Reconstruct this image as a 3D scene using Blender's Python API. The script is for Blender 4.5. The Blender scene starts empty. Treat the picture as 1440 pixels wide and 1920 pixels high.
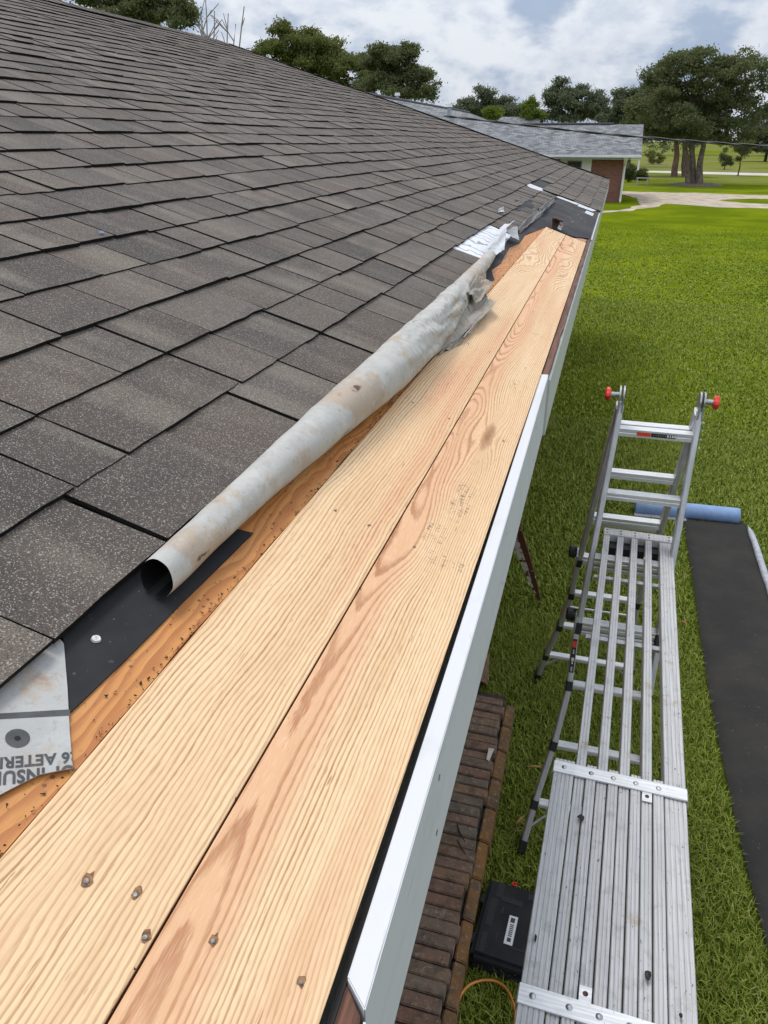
import bpy, bmesh, math, random
import numpy as np
from mathutils import Vector, Matrix, noise as mnoise
R = math.radians
random.seed(7); rng = np.random.default_rng(7)
scene = bpy.context.scene
col = scene.collection

# ------------------------------------------------------------------ camera, sky, sun, exposure
F_PX, HCAM = 1400.0, 3.05
PITCH, YAW = R(26.4995), R(15.879)
cam_d = bpy.data.cameras.new('camera'); cam = bpy.data.objects.new('camera', cam_d); col.objects.link(cam)
cam.location = (0, 0, HCAM); cam.rotation_euler = (R(90) - PITCH, 0, YAW)
cam_d.sensor_fit = 'VERTICAL'; cam_d.sensor_height = 24.0; cam_d.lens = 24.0 * F_PX / 1920
cam_d.clip_start = 0.02; cam_d.clip_end = 3000
scene.camera = cam
scene.render.resolution_x, scene.render.resolution_y = 768, 1024

SUN_DIR = Vector((-0.30, 0.30, 0.90)).normalized()
sun_d = bpy.data.lights.new('sun', 'SUN'); sun = bpy.data.objects.new('sun', sun_d); col.objects.link(sun)
sun_d.energy = 1.5; sun_d.angle = R(20); sun_d.color = (1.0, 0.955, 0.89)
sun.rotation_euler = SUN_DIR.to_track_quat('Z', 'Y').to_euler()

world = bpy.data.worlds.new('World'); scene.world = world; world.use_nodes = True
scene.view_settings.view_transform = 'Standard'; scene.view_settings.look = 'None'
scene.view_settings.gamma = 1.0; scene.view_settings.exposure = 0.32
scene.view_settings.use_curve_mapping = False

# ------------------------------------------------------------------ node helpers
class G:
    """tiny wrapper round a node tree"""
    def __init__(s, nt): s.nt = nt; nt.nodes.clear()
    def n(s, typ, props=None, **inp):
        nd = s.nt.nodes.new('ShaderNode' + typ)
        for k, v in (props or {}).items(): setattr(nd, k, v)
        for k, v in inp.items():
            k = k.replace('_', ' ')
            key = int(k[1:]) if k[0] == 'i' and k[1:].isdigit() else k
            s.set(nd.inputs[key], v)
        return nd
    def set(s, sock, v):
        if isinstance(v, bpy.types.NodeSocket): s.nt.links.new(v, sock)
        elif isinstance(v, bpy.types.Node): s.nt.links.new(v.outputs[0], sock)
        else:
            if hasattr(sock.default_value, '__len__') and not isinstance(v, str):
                if isinstance(v, (int, float)): v = (v,) * len(sock.default_value)
                if len(v) == 3 and len(sock.default_value) == 4: v = tuple(v) + (1,)
            sock.default_value = v
    def m(s, op, a, b=0.0, c=0.0, clamp=False):
        nd = s.n('Math', dict(operation=op, use_clamp=clamp), i0=a, i1=b, i2=c); return nd.outputs[0]
    def mul(s, a, b): return s.m('MULTIPLY', a, b)
    def add(s, a, b): return s.m('ADD', a, b)
    def sub(s, a, b): return s.m('SUBTRACT', a, b)
    def mix(s, f, a, b, mode='MIX'):
        nd = s.nt.nodes.new('ShaderNodeMix'); nd.data_type = 'RGBA'; nd.blend_type = mode; nd.clamp_factor = True
        s.set(nd.inputs[0], f); s.set(nd.inputs[6], a); s.set(nd.inputs[7], b); return nd.outputs[2]
    def sstep(s, x, lo, hi, a=0.0, b=1.0):
        nd = s.n('MapRange', dict(interpolation_type='SMOOTHSTEP'), i0=x, i1=lo, i2=hi, i3=a, i4=b); return nd.outputs[0]
    def lin(s, x, lo, hi, a=0.0, b=1.0):
        nd = s.n('MapRange', None, i0=x, i1=lo, i2=hi, i3=a, i4=b); return nd.outputs[0]
    def noise(s, vec, scale=1.0, detail=3.0, rough=0.5, dist=0.0, color=False):
        nd = s.n('TexNoise', None, Vector=vec, Scale=scale, Detail=detail, Roughness=rough, Distortion=dist)
        return nd.outputs[1 if color else 0]
    def voro(s, vec, scale, out=0, rand=1.0, feature='F1'):
        nd = s.n('TexVoronoi', dict(feature=feature), Vector=vec, Scale=scale, Randomness=rand); return nd.outputs[out]
    def vec(s, x, y, z=0.0): return s.n('CombineXYZ', None, X=x, Y=y, Z=z).outputs[0]
    def sep(s, v):
        nd = s.n('SeparateXYZ', None, Vector=v); return nd.outputs
    def scale(s, v, k):
        nd = s.n('VectorMath', dict(operation='MULTIPLY'), i0=v, i1=k); return nd.outputs[0]
    def ramp(s, f, stops):
        nd = s.n('ValToRGB', None, Fac=f); cr = nd.color_ramp
        while len(cr.elements) < len(stops): cr.elements.new(0.5)
        for e, (p, c) in zip(cr.elements, stops):
            e.position = p; e.color = tuple(c) + (1,) if len(c) == 3 else c
        return nd.outputs[0]
    def pos(s): return s.n('NewGeometry').outputs['Position']
    def obj(s): return s.n('TexCoord').outputs['Object']
    def attr(s, name): return s.n('Attribute', dict(attribute_name=name))
    def bump(s, h, strength=0.3, dist=0.01):
        return s.n('Bump', None, Strength=strength, Distance=dist, Height=h).outputs[0]
    def out(s, base, rough=0.7, metal=0.0, normal=None, spec=0.5, trans=None):
        b = s.nt.nodes.new('ShaderNodeBsdfPrincipled')
        s.set(b.inputs['Base Color'], base); s.set(b.inputs['Roughness'], rough); s.set(b.inputs['Metallic'], metal)
        s.set(b.inputs['Specular IOR Level'], spec)
        if normal is not None: s.set(b.inputs['Normal'], normal)
        if trans is not None: s.set(b.inputs['Transmission Weight'], trans)
        o = s.nt.nodes.new('ShaderNodeOutputMaterial'); s.nt.links.new(b.outputs[0], o.inputs[0]); return b

def material(name):
    m = bpy.data.materials.new(name); m.use_nodes = True; return m, G(m.node_tree)

# ---- world: a high broken overcast in front of the physical sky
g = G(world.node_tree)
sky = g.n('TexSky', dict(sky_type='NISHITA', sun_disc=False, sun_elevation=math.asin(SUN_DIR.z),
          sun_rotation=math.atan2(SUN_DIR.x, SUN_DIR.y)))
skyc = g.n('VectorMath', dict(operation='SCALE'), i0=sky.outputs[0]); skyc.inputs[3].default_value = 0.085
dirv = g.n('TexCoord').outputs['Generated']
dx, dy, dz = g.sep(dirv)[:3]
cv = g.vec(dx, dy, g.mul(dz, 1.9))
n1 = g.noise(cv, 8.0, 8.0, 0.54, 0.0)
n2 = g.noise(g.n('VectorMath', dict(operation='ADD'), i0=cv, i1=(3.1, 1.7, 5.0)).outputs[0], 10.0, 6.0, 0.6, 0.2)
puff = g.sstep(g.add(g.mul(n1, 0.62), g.mul(n2, 0.38)), 0.40, 0.55)
cloud = g.mix(puff, (0.285, 0.350, 0.460), (0.580, 0.608, 0.650))
cloud = g.mix(g.mul(g.sstep(n2, 0.50, 0.68), 0.8), cloud, (0.395, 0.45, 0.535))
lum = g.lin(dz, 0.0, 0.8, 1.0, 1.95)                     # a clouded sky is brightest overhead
cl = g.n('VectorMath', dict(operation='SCALE'), i0=cloud); g.set(cl.inputs[3], lum)
cover = g.sstep(n1, 0.30, 0.42)
wc = g.mix(g.lin(cover, 0, 1, 0.70, 1.0), skyc.outputs[0], cl.outputs[0])
bg = g.n('Background', None, Color=wc, Strength=1.0)
wo = g.nt.nodes.new('ShaderNodeOutputWorld'); g.nt.links.new(bg.outputs[0], wo.inputs[0])

# ------------------------------------------------------------------ object helpers
def tag(o, label=None, cat=None, group=None, kind=None):
    if label: o['label'] = label
    if cat: o['category'] = cat
    if group: o['group'] = group
    if kind: o['kind'] = kind
    return o
def link(o, parent=None):
    col.objects.link(o)
    if parent: o.parent = parent
    return o
def empty(name, loc=(0, 0, 0), rz=0.0):
    o = bpy.data.objects.new(name, None); o.location = loc; o.rotation_euler = (0, 0, rz); o.empty_display_size = 0.1
    return link(o)
def mesh(name, V, Fc, mat=None, parent=None, smooth=False, attrs=None, local=True):
    """V in world coordinates unless local; children of moved empties are given local coordinates"""
    me = bpy.data.meshes.new(name); me.from_pydata([tuple(v) for v in V], [], [tuple(f) for f in Fc]); me.update()
    if mat: me.materials.append(mat)
    if smooth: me.polygons.foreach_set('use_smooth', [True] * len(me.polygons))
    for k, vals in (attrs or {}).items():
        a = me.attributes.new(k, 'FLOAT_VECTOR', 'POINT'); a.data.foreach_set('vector', np.asarray(vals, np.float32).ravel())
    o = bpy.data.objects.new(name, me); return link(o, parent)
def tri_mesh(name, V, T, mat, parent=None, attrs=None, smooth=False):
    """fast builder for big triangle soups"""
    V = np.asarray(V, np.float32); T = np.asarray(T, np.int32)
    me = bpy.data.meshes.new(name); me.vertices.add(len(V)); me.vertices.foreach_set('co', V.ravel())
    k = T.shape[1]; me.loops.add(T.size); me.loops.foreach_set('vertex_index', T.ravel())
    me.polygons.add(len(T)); me.polygons.foreach_set('loop_start', np.arange(len(T), dtype=np.int32) * k)
    try: me.polygons.foreach_set('loop_total', np.full(len(T), k, np.int32))
    except Exception: pass
    me.update(calc_edges=True)
    if smooth: me.polygons.foreach_set('use_smooth', np.ones(len(T), bool))
    me.materials.append(mat)
    for kk, vals in (attrs or {}).items():
        a = me.attributes.new(kk, 'FLOAT_VECTOR', 'POINT'); a.data.foreach_set('vector', np.asarray(vals, np.float32).ravel())
    return link(bpy.data.objects.new(name, me), parent)

class MB:
    """collects shapes for one mesh"""
    def __init__(s): s.V = []; s.F = []
    def addvf(s, V, Fc):
        o = len(s.V); s.V += [tuple(v) for v in V]; s.F += [tuple(i + o for i in f) for f in Fc]; return s
    def box(s, lo, hi):
        x0, y0, z0 = lo; x1, y1, z1 = hi
        return s.addvf([(x0,y0,z0),(x1,y0,z0),(x1,y1,z0),(x0,y1,z0),(x0,y0,z1),(x1,y0,z1),(x1,y1,z1),(x0,y1,z1)],
                 [(0,3,2,1),(4,5,6,7),(0,1,5,4),(1,2,6,5),(2,3,7,6),(3,0,4,7)])
    def hexa(s, P):
        return s.addvf(P, [(0,3,2,1),(4,5,6,7),(0,1,5,4),(1,2,6,5),(2,3,7,6),(3,0,4,7)])
    def sweep(s, pts, sec, up=(0, 0, 1), caps=True):
        """sweep a closed 2-D section (list of (a,b): a across, b along 'up') along points"""
        pts = [Vector(p) for p in pts]; up = Vector(up); rings = []
        for i, p in enumerate(pts):
            d = (pts[min(i + 1, len(pts) - 1)] - pts[max(i - 1, 0)]).normalized()
            a = d.cross(up).normalized(); b = a.cross(d).normalized()
            rings.append([p + a * x + b * y for x, y in sec])
        n = len(sec); V = [v for r in rings for v in r]; Fc = []
        for i in range(len(pts) - 1):
            for j in range(n):
                k = (j + 1) % n; Fc.append((i*n + j, i*n + k, (i+1)*n + k, (i+1)*n + j))
        if caps: Fc.append(tuple(range(n - 1, -1, -1))); Fc.append(tuple((len(pts)-1)*n + j for j in range(n)))
        return s.addvf(V, Fc)
    def tube(s, pts, r, n=10, up=(0, 0, 1), caps=True):
        rr = r if hasattr(r, '__len__') else None
        if rr is None: return s.sweep(pts, [(r*math.cos(2*math.pi*i/n), r*math.sin(2*math.pi*i/n)) for i in range(n)], up, caps)
        pts = [Vector(p) for p in pts]; up = Vector(up); V = []; Fc = []
        for i, p in enumerate(pts):
            d = (pts[min(i + 1, len(pts) - 1)] - pts[max(i - 1, 0)]).normalized()
            if abs(d.dot(up)) > 0.98: up2 = Vector((1, 0, 0.01))
            else: up2 = up
            a = d.cross(up2).normalized(); b = a.cross(d).normalized()
            V += [p + (a*math.cos(2*math.pi*j/n) + b*math.sin(2*math.pi*j/n)) * rr[i] for j in range(n)]
        for i in range(len(pts) - 1):
            for j in range(n):
                k = (j + 1) % n; Fc.append((i*n + j, i*n + k, (i+1)*n + k, (i+1)*n + j))
        if caps: Fc.append(tuple(range(n - 1, -1, -1))); Fc.append(tuple((len(pts)-1)*n + j for j in range(n)))
        return s.addvf(V, Fc)
    def build(s, name, mat, parent=None, bevel=0.0, smooth=False, segs=2, attrs=None, sub=None):
        V = s.V
        if parent is not None and (parent.location.length > 0 or parent.rotation_euler.z != 0) and not sub:
            mi = Matrix.Translation(parent.location) @ Matrix.Rotation(parent.rotation_euler.z, 4, 'Z'); mi = mi.inverted()
            V = [mi @ Vector(v) for v in V]
        o = mesh(name, V, s.F, mat, parent, smooth, attrs)
        if bevel:
            bm = bmesh.new(); bm.from_mesh(o.data)
            bmesh.ops.remove_doubles(bm, verts=bm.verts, dist=1e-5)
            ed = [e for e in bm.edges if len(e.link_faces) == 2 and e.calc_face_angle(0) > 0.5]
            bmesh.ops.bevel(bm, geom=ed, offset=bevel, segments=segs, affect='EDGES', clamp_overlap=True)
            bm.to_mesh(o.data); bm.free()
        return o

def rrect(w, h, r=0.004, n=2):
    pts = []
    for cx, cy, a0 in ((w/2-r, h/2-r, 0), (-w/2+r, h/2-r, 90), (-w/2+r, -h/2+r, 180), (w/2-r, -h/2+r, 270)):
        for i in range(n + 1):
            a = R(a0 + 90*i/n); pts.append((cx + r*math.cos(a), cy + r*math.sin(a)))
    return pts

# ------------------------------------------------------------------ roof frame: u up the slope from the eave, v along it, h off it
CT, ST = 0.9440, 0.3300
EX, EZ = -0.1387, 2.447
def wav(u, v): return 0.004*math.sin(v*1.7 + u*0.9) + 0.003*math.sin(u*3.1 - v*0.8 + 1.0)
def rw(u, v, h=0.0): return Vector((EX - CT*u + ST*h, v, EZ + ST*u + CT*h))
_cp, _sp, _cy, _sy = math.cos(PITCH), math.sin(PITCH), math.cos(YAW), math.sin(YAW)
CR = Vector((_cy, _sy, 0)); CF = Vector((-_sy*_cp, _cy*_cp, -_sp)); CU = CR.cross(CF)
def proj(P):
    d = Vector(P) - Vector((0, 0, HCAM)); z = d.dot(CF)
    if z < 0.05: return None
    return 720 + F_PX*d.dot(CR)/z, 960 - F_PX*d.dot(CU)/z
def ray(px, py): return (CF + CR*((px-720)/F_PX) + CU*((960-py)/F_PX))
def atz(px, py, z): d = ray(px, py); return Vector((0, 0, HCAM)) + d*((z-HCAM)/d.z)
def aty(px, py, y): d = ray(px, py); return Vector((0, 0, HCAM)) + d*(y/d.y)
def ruv(px, py, h=0.0):
    """photo point on the roof -> (u, v)"""
    d = ray(px, py); n = Vector((ST, 0, CT)); P0 = rw(0, 0, h); c = Vector((0, 0, HCAM))
    P = c + d*((P0 - c).dot(n)/d.dot(n)); q = P - P0
    return (-CT*q.x + ST*q.z, P.y)

# ------------------------------------------------------------------ materials
def m_simple(name, c, rough=0.6, metal=0.0, var=0.15, sc=8.0, bump=0.0, spec=0.5):
    m, g = material(name); p = g.pos()
    n = g.noise(p, sc, 5, 0.6)
    base = g.mix(g.sstep(n, 0.3, 0.7), tuple(x*(1-var) for x in c), tuple(min(1, x*(1+var)) for x in c))
    nm = g.bump(g.noise(p, sc*8, 4, 0.6), bump, 0.01) if bump else None
    g.out(base, rough, metal, nm, spec); return m

def m_shingle():
    m, g = material('asphalt_shingle')
    p = g.pos(); t = g.sep(g.attr('tone').outputs['Vector']); uv = g.attr('uvh').outputs['Vector']
    u, v, _ = g.sep(uv)[:3]
    gran = g.noise(p, 480.0, 3, 0.7)
    gran2 = g.voro(p, 720.0, 1)
    spark = g.sstep(g.sep(gran2)[0], 0.84, 0.97)
    dark = g.sstep(g.sep(gran2)[1], 0.66, 0.90)
    base = g.mix(t[0], (0.036, 0.030, 0.026), (0.145, 0.121, 0.101))
    base = g.mix(g.mul(t[1], 0.65), base, (0.128, 0.086, 0.064))
    blend = g.noise(g.vec(g.mul(u, 1.6), g.mul(v, 9.0), t[2]), 1.0, 2, 0.5)
    base = g.mix(g.mul(g.sstep(blend, 0.46, 0.68), 0.60), base, (0.225, 0.190, 0.150))
    blend2 = g.noise(g.vec(g.mul(u, 9.0), g.mul(v, 3.0), t[2]), 1.0, 3, 0.5)
    base = g.mix(g.mul(g.sstep(blend2, 0.50, 0.70), 0.45), base, (0.050, 0.043, 0.038))
    patch = g.noise(p, 1.3, 4, 0.6)
    base = g.mix(g.mul(g.sstep(patch, 0.45, 0.75), 0.30), base, (0.140, 0.119, 0.102))
    base = g.mix(g.mul(g.sstep(gran, 0.49, 0.62), 0.68), base, (0.030, 0.026, 0.024))
    base = g.mix(g.mul(dark, 0.45), base, (0.025, 0.022, 0.021))
    base = g.mix(g.mul(spark, 0.62), base, (0.47, 0.42, 0.37))
    hgt = g.add(gran, g.mul(g.sep(gran2)[0], 0.8))
    bs_ = g.out(base, 0.88, 0, g.bump(hgt, 0.6, 0.002), 0.25)
    bs_.inputs['Sheen Weight'].default_value = 0.07; bs_.inputs['Sheen Roughness'].default_value = 0.55; bs_.inputs['Sheen Tint'].default_value = (1.0, 0.92, 0.84, 1)
    return m

def m_board(name, u0, hb, ha, freq, seed, knots, pink, marks=(), amp=0.016):
    """flat-sawn southern pine: rings about a pith line that lies below the face"""
    m, g = material(name); uv = g.attr('uvh').outputs['Vector']; u, v, h = g.sep(uv)[:3]
    big = g.noise(g.vec(g.mul(u, 5.0), g.mul(v, 1.5), seed), 1.0, 2, 0.5)
    mid = g.noise(g.vec(g.mul(u, 16.0), g.mul(v, 5.0), seed + 9.0), 1.0, 2, 0.5)
    wild = g.sstep(v, 3.0, 3.8, 1.0, 4.2)
    uw = g.add(u, g.mul(g.mul(g.sub(big, 0.5), amp*2), wild))
    uw = g.add(uw, g.mul(g.mul(g.sub(mid, 0.5), amp*0.62), wild))
    kn = None
    for (uk, vk, ru, rv, st, core) in knots:
        a = g.m('DIVIDE', g.sub(u, uk), ru); b = g.m('DIVIDE', g.sub(v, vk), rv)
        d2 = g.add(g.mul(a, a), g.mul(b, b)); ga = g.m('EXPONENT', g.mul(d2, -1.0))
        uw = g.add(uw, g.mul(g.mul(ga, st), g.m('SIGN', a) if core else 1.0) if not core else g.mul(g.mul(ga, st), g.m('TANH', g.mul(a, 2.2))))
        if core:
            c2 = g.sstep(g.add(d2, g.mul(g.noise(g.scale(uv, (1.0, 0.3, 1.0)), 90.0, 4), 0.45)), core*0.15, core, 1.0, 0.0)
            kn = c2 if kn is None else g.m('MAXIMUM', kn, c2)
    hn = g.noise(g.vec(g.mul(v, 1.25), seed + 3.3, 0.0), 1.0, 2, 0.5)
    h0 = g.add(hb, g.mul(g.sub(hn, 0.5), ha))
    a = g.sub(uw, u0)
    r = g.m('SQRT', g.add(g.mul(a, a), g.mul(h0, h0)))
    pr = g.add(g.mul(g.mul(r, freq), g.sstep(v, 3.0, 3.8, 1.0, 0.34)), g.add(g.mul(g.noise(g.scale(uv, (120, 9, 1)), 1.0, 2), 0.40), g.mul(g.noise(g.scale(uv, (700, 60, 1)), 1.0, 2), 0.34)))
    saw = g.m('FRACT', pr); ring = g.m('FLOOR', pr)
    wn = g.n('TexWhiteNoise', dict(noise_dimensions='1D'), W=ring).outputs[0]
    late = g.mul(g.mul(g.sstep(saw, 0.42, 0.78), g.sstep(saw, 0.86, 1.0, 1.0, 0.0)), 0.92)
    late = g.mul(late, g.lin(wn, 0, 1, 0.55, 1.0))
    wear = g.noise(g.vec(g.mul(u, 22.0), g.mul(v, 1.6), seed + 21.0), 1.0, 3, 0.6)
    late = g.mul(late, g.sstep(wear, 0.25, 0.65, 0.55, 1.0))
    early = g.mix(g.sstep(g.noise(g.vec(g.mul(u, 9.0), g.mul(v, 0.9), seed + 5.0), 1.0, 3), 0.35, 0.68), (0.735, 0.530, 0.318), (0.695, 0.465, 0.268))
    pk = g.noise(g.vec(g.mul(u, 14.0), g.mul(v, 0.8), seed + 14.0), 1.0, 2)
    pkm = g.mul(g.sstep(pk, 0.50, 0.68), pink)
    if len(marks) and marks[0] == 'heart':
        pkm = g.m('MAXIMUM', pkm, g.mul(g.sstep(g.add(u, g.mul(g.sub(big, 0.5), 0.05)), 0.075, 0.110), 0.85))
    early = g.mix(pkm, early, (0.655, 0.365, 0.205))
    latec = g.mix(pkm, (0.315, 0.135, 0.046), (0.31, 0.098, 0.036))
    c = g.mix(late, early, latec)
    fib = g.noise(g.scale(uv, (950, 14, 1)), 1.0, 3, 0.6)
    c = g.mix(g.mul(g.sstep(fib, 0.48, 0.74), 0.42), c, (0.50, 0.27, 0.11))
    fib2 = g.noise(g.scale(uv, (1500, 40, 1)), 1.0, 2, 0.6)
    c = g.mix(g.mul(g.sstep(fib2, 0.50, 0.72), 0.32), c, (0.90, 0.74, 0.50))
    tone = g.noise(g.scale(uv, (30, 2.2, 1)), 1.0, 4, 0.6)
    c = g.mix(g.mul(g.sstep(tone, 0.46, 0.68), 0.34), c, (0.56, 0.335, 0.165))
    dash = g.mul(g.sstep(g.noise(g.scale(uv, (380, 22, 1)), 1.0, 1), 0.66, 0.72), g.sstep(g.noise(g.scale(uv, (25, 3, 1)), 1.0, 2), 0.50, 0.62))
    c = g.mix(g.mul(dash, 0.7), c, (0.30, 0.15, 0.06))
    flecks = g.noise(g.scale(uv, (520, 48, 1)), 1.0, 1, 0.5)
    c = g.mix(g.mul(g.sstep(flecks, 0.735, 0.78), 0.5), c, (0.25, 0.12, 0.05))
    if kn is not None:
        c = g.mix(g.mul(kn, 0.9), c, g.mix(g.noise(g.scale(uv, (300, 90, 1)), 1.0, 3), (0.09, 0.036, 0.016), (0.46, 0.20, 0.075)))
    dirt = g.noise(g.scale(uv, (7, 5, 1)), 1.0, 5, 0.65)
    c = g.mix(g.mul(g.sstep(dirt, 0.58, 0.78), 0.22), c, (0.36, 0.22, 0.12))
    # grade-stamp ink: broken grey strokes across the grain
    for (us, vs, wu, wv, k) in [q for q in marks if q != 'heart']:
        bx = g.mul(g.sstep(g.m('ABSOLUTE', g.sub(u, us)), wu*0.75, wu, 1.0, 0.0), g.sstep(g.m('ABSOLUTE', g.sub(v, vs)), wv*0.8, wv, 1.0, 0.0))
        st = g.noise(g.scale(uv, (70, 260, 1)), 1.0, 2, 0.5)
        st2 = g.noise(g.scale(uv, (170, 25, 1)), 1.0, 2, 0.5)
        ink = g.mul(g.mul(bx, g.sstep(st, 0.50, 0.60)), g.sstep(st2, 0.42, 0.58))
        c = g.mix(g.mul(ink, k), c, (0.17, 0.125, 0.085))
    g.out(c, 0.62, 0, g.bump(fib, 0.12, 0.001), 0.25); return m

def m_oldply():
    m, g = material('old_plywood'); uv = g.attr('uvh').outputs['Vector']; u, v, _ = g.sep(uv)[:3]
    big = g.noise(g.vec(g.mul(u, 9.0), g.mul(v, 2.6), 4.0), 1.0, 3, 0.55)
    pr = g.add(g.mul(u, 60.0), g.mul(big, 9.0))
    saw = g.m('FRACT', pr)
    c = g.mix(g.sstep(saw, 0.2, 0.9), (0.520, 0.225, 0.060), (0.385, 0.138, 0.034))
    c = g.mix(g.mul(g.sstep(g.noise(g.scale(uv, (10, 4, 1)), 1.0, 4, 0.6), 0.55, 0.75), 0.6), c, (0.26, 0.090, 0.028))
    c = g.mix(g.mul(g.sstep(g.noise(g.scale(uv, (26, 3, 1)), 1.0, 4, 0.6), 0.55, 0.72), 0.40), c, (0.68, 0.36, 0.14))
    sp = g.voro(uv, 95.0, 0); den = g.noise(uv, 14.0, 3)
    spk = g.mul(g.sstep(sp, 0.16, 0.26, 1.0, 0.0), g.sstep(den, 0.50, 0.60))
    c = g.mix(g.mul(spk, 0.80), c, (0.055, 0.026, 0.013))
    fine = g.noise(g.scale(uv, (420, 30, 1)), 1.0, 3)
    c = g.mix(g.mul(g.sstep(fine, 0.5, 0.75), 0.35), c, (0.28, 0.10, 0.03))
    g.out(c, 0.55, 0, g.bump(fine, 0.25, 0.0015), 0.4); return m

def m_underlay(name='grey_underlayment', c0=(0.47, 0.46, 0.43), stain=1.0, crease=6.0, flat=False):
    m, g = material(name); p = g.pos(); uv = g.attr('uvh').outputs['Vector']
    n = g.noise(p, 5.5, 9, 0.74); n2 = g.noise(p, 15.0, 7, 0.7)
    c = g.mix(g.sstep(n2, 0.35, 0.7), tuple(x*0.84 for x in c0), c0)
    c = g.mix(g.mul(g.sstep(n, 0.51, 0.60), 0.80*stain), c, (0.385, 0.295, 0.215))
    c = g.mix(g.mul(g.sstep(g.noise(p, 9.0, 8, 0.75), 0.60, 0.69), 0.60*stain), c, (0.27, 0.155, 0.095))
    c = g.mix(g.mul(g.sstep(g.noise(p, 26.0, 4, 0.7), 0.52, 0.68), 0.35*stain), c, (0.30, 0.27, 0.235))
    if not flat:
        sp = g.n('TexVoronoi', dict(feature='F1', voronoi_dimensions='2D'), Vector=g.scale(uv, (1.0, 0.50, 1.0)), Scale=6.5, Randomness=1.0).outputs[0]
        c = g.mix(g.mul(g.mul(g.sstep(g.add(sp, g.add(g.mul(g.noise(p, 90.0, 3), 0.09), g.mul(g.noise(p, 5.0, 1), 0.10))), 0.115, 0.150, 1.0, 0.0), g.sstep(g.noise(p, 60.0, 3), 0.34, 0.50)), 0.9*stain), c, (0.085, 0.040, 0.020))
    c = g.mix(g.mul(g.sstep(g.noise(p, 120.0, 2), 0.58, 0.72), 0.30), c, (0.20, 0.17, 0.14))
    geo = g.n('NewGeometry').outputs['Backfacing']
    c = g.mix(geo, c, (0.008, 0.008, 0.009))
    hh = g.noise(p, 220.0, 3)
    if crease:
        uu, vv, _ = g.sep(uv)[:3]
        wr = g.n('TexWave', dict(wave_type='BANDS', bands_direction='DIAGONAL'), Vector=p, Scale=13.0, Distortion=11.0, Detail=2.0, Detail_Scale=1.2).outputs[1]
        wm = g.mul(g.sstep(vv, 1.45, 1.8), g.sstep(g.noise(p, 4.0, 2), 0.36, 0.56))
        hh = g.add(hh, g.mul(g.mul(wr, wm), crease))
    g.out(c, 0.66, 0, g.bump(hh, 0.55, 0.0012), 0.25); return m

def m_felt(name='black_felt', c=(0.022, 0.023, 0.026), tint=(0.045, 0.043, 0.040)):
    m, g = material(name); p = g.pos()
    b = g.mix(g.sstep(g.noise(p, 3.0, 6, 0.62), 0.35, 0.7), c, tint)
    b = g.mix(g.mul(g.sstep(g.noise(p, 55.0, 3), 0.66, 0.74), 0.5), b, (0.11, 0.10, 0.09))
    b = g.mix(g.mul(g.sstep(g.voro(p, 60.0, 0), 0.06, 0.10, 1.0, 0.0), 0.5), b, (0.16, 0.15, 0.14))
    g.out(b, 0.8, 0, g.bump(g.noise(p, 140.0, 3), 0.25, 0.001), 0.12); return m

def m_white_paint(name='white_paint', c=(0.585, 0.585, 0.60)):
    m, g = material(name); p = g.pos(); x, y, z = g.sep(p)[:3]
    st = g.noise(g.vec(g.mul(x, 30.0), g.mul(y, 2.2), g.mul(z, 30.0)), 1.0, 5, 0.65)
    b = g.mix(g.mul(g.sstep(st, 0.50, 0.75), 0.40), c, (0.46, 0.465, 0.46))
    b = g.mix(g.mul(g.sstep(g.noise(p, 9.0, 4, 0.6), 0.52, 0.66), 0.22), b, (0.42, 0.41, 0.38))
    sc = g.noise(g.vec(g.mul(x, 120.0), g.mul(y, 9.0), g.mul(z, 160.0)), 1.0, 2, 0.5)
    b = g.mix(g.mul(g.sstep(sc, 0.70, 0.76), 0.55), b, (0.24, 0.23, 0.22))
    g.out(b, 0.6, 0, g.bump(st, 0.2, 0.002), 0.25); return m

def m_weathered(name, c, paint, thr):
    m, g = material(name); p = g.pos(); x, y, z = g.sep(p)[:3]
    n = g.noise(g.vec(g.mul(x, 22.0), g.mul(y, 4.0), g.mul(z, 22.0)), 1.0, 5, 0.65)
    f = g.noise(g.vec(g.mul(x, 160.0), g.mul(y, 5.0), g.mul(z, 160.0)), 1.0, 4, 0.6)
    w = g.mix(g.sstep(f, 0.35, 0.7), c, tuple(q*0.35 for q in c))
    b = g.mix(g.sstep(n, thr, thr + 0.04), w, paint)
    g.out(b, 0.75, 0, g.bump(f, 0.5, 0.002), 0.3); return m

def m_alu(name='aluminium', c=(0.74, 0.735, 0.73), metal=0.50, rough=0.42, dirt=0.5, brush=(6.0, 160.0, 160.0)):
    m, g = material(name); p = g.pos(); x, y, z = g.sep(p)[:3]
    st = g.noise(g.scale(p, brush), 1.0, 4, 0.6)
    b = g.mix(g.sstep(st, 0.35, 0.7), tuple(q*0.84 for q in c), tuple(min(1, q*1.10) for q in c))
    bl = g.noise(p, 26.0, 5, 0.65)
    b = g.mix(g.mul(g.sstep(bl, 0.52, 0.72), 0.35*dirt), b, tuple(q*0.5 for q in c))
    sp = g.noise(g.vec(g.mul(x, 160.0), g.mul(y, 60.0), g.mul(z, 160.0)), 1.0, 2)
    b = g.mix(g.mul(g.sstep(sp, 0.70, 0.75), 0.75*dirt), b, (0.06, 0.055, 0.05))
    ru = g.noise(p, 11.0, 5, 0.65)
    b = g.mix(g.mul(g.sstep(ru, 0.60, 0.70), 0.40*dirt), b, (0.33, 0.22, 0.13))
    g.out(b, g.lin(bl, 0.3, 0.7, rough-0.06, rough+0.14), metal, g.bump(st, 0.12, 0.001), 0.5); return m

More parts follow.
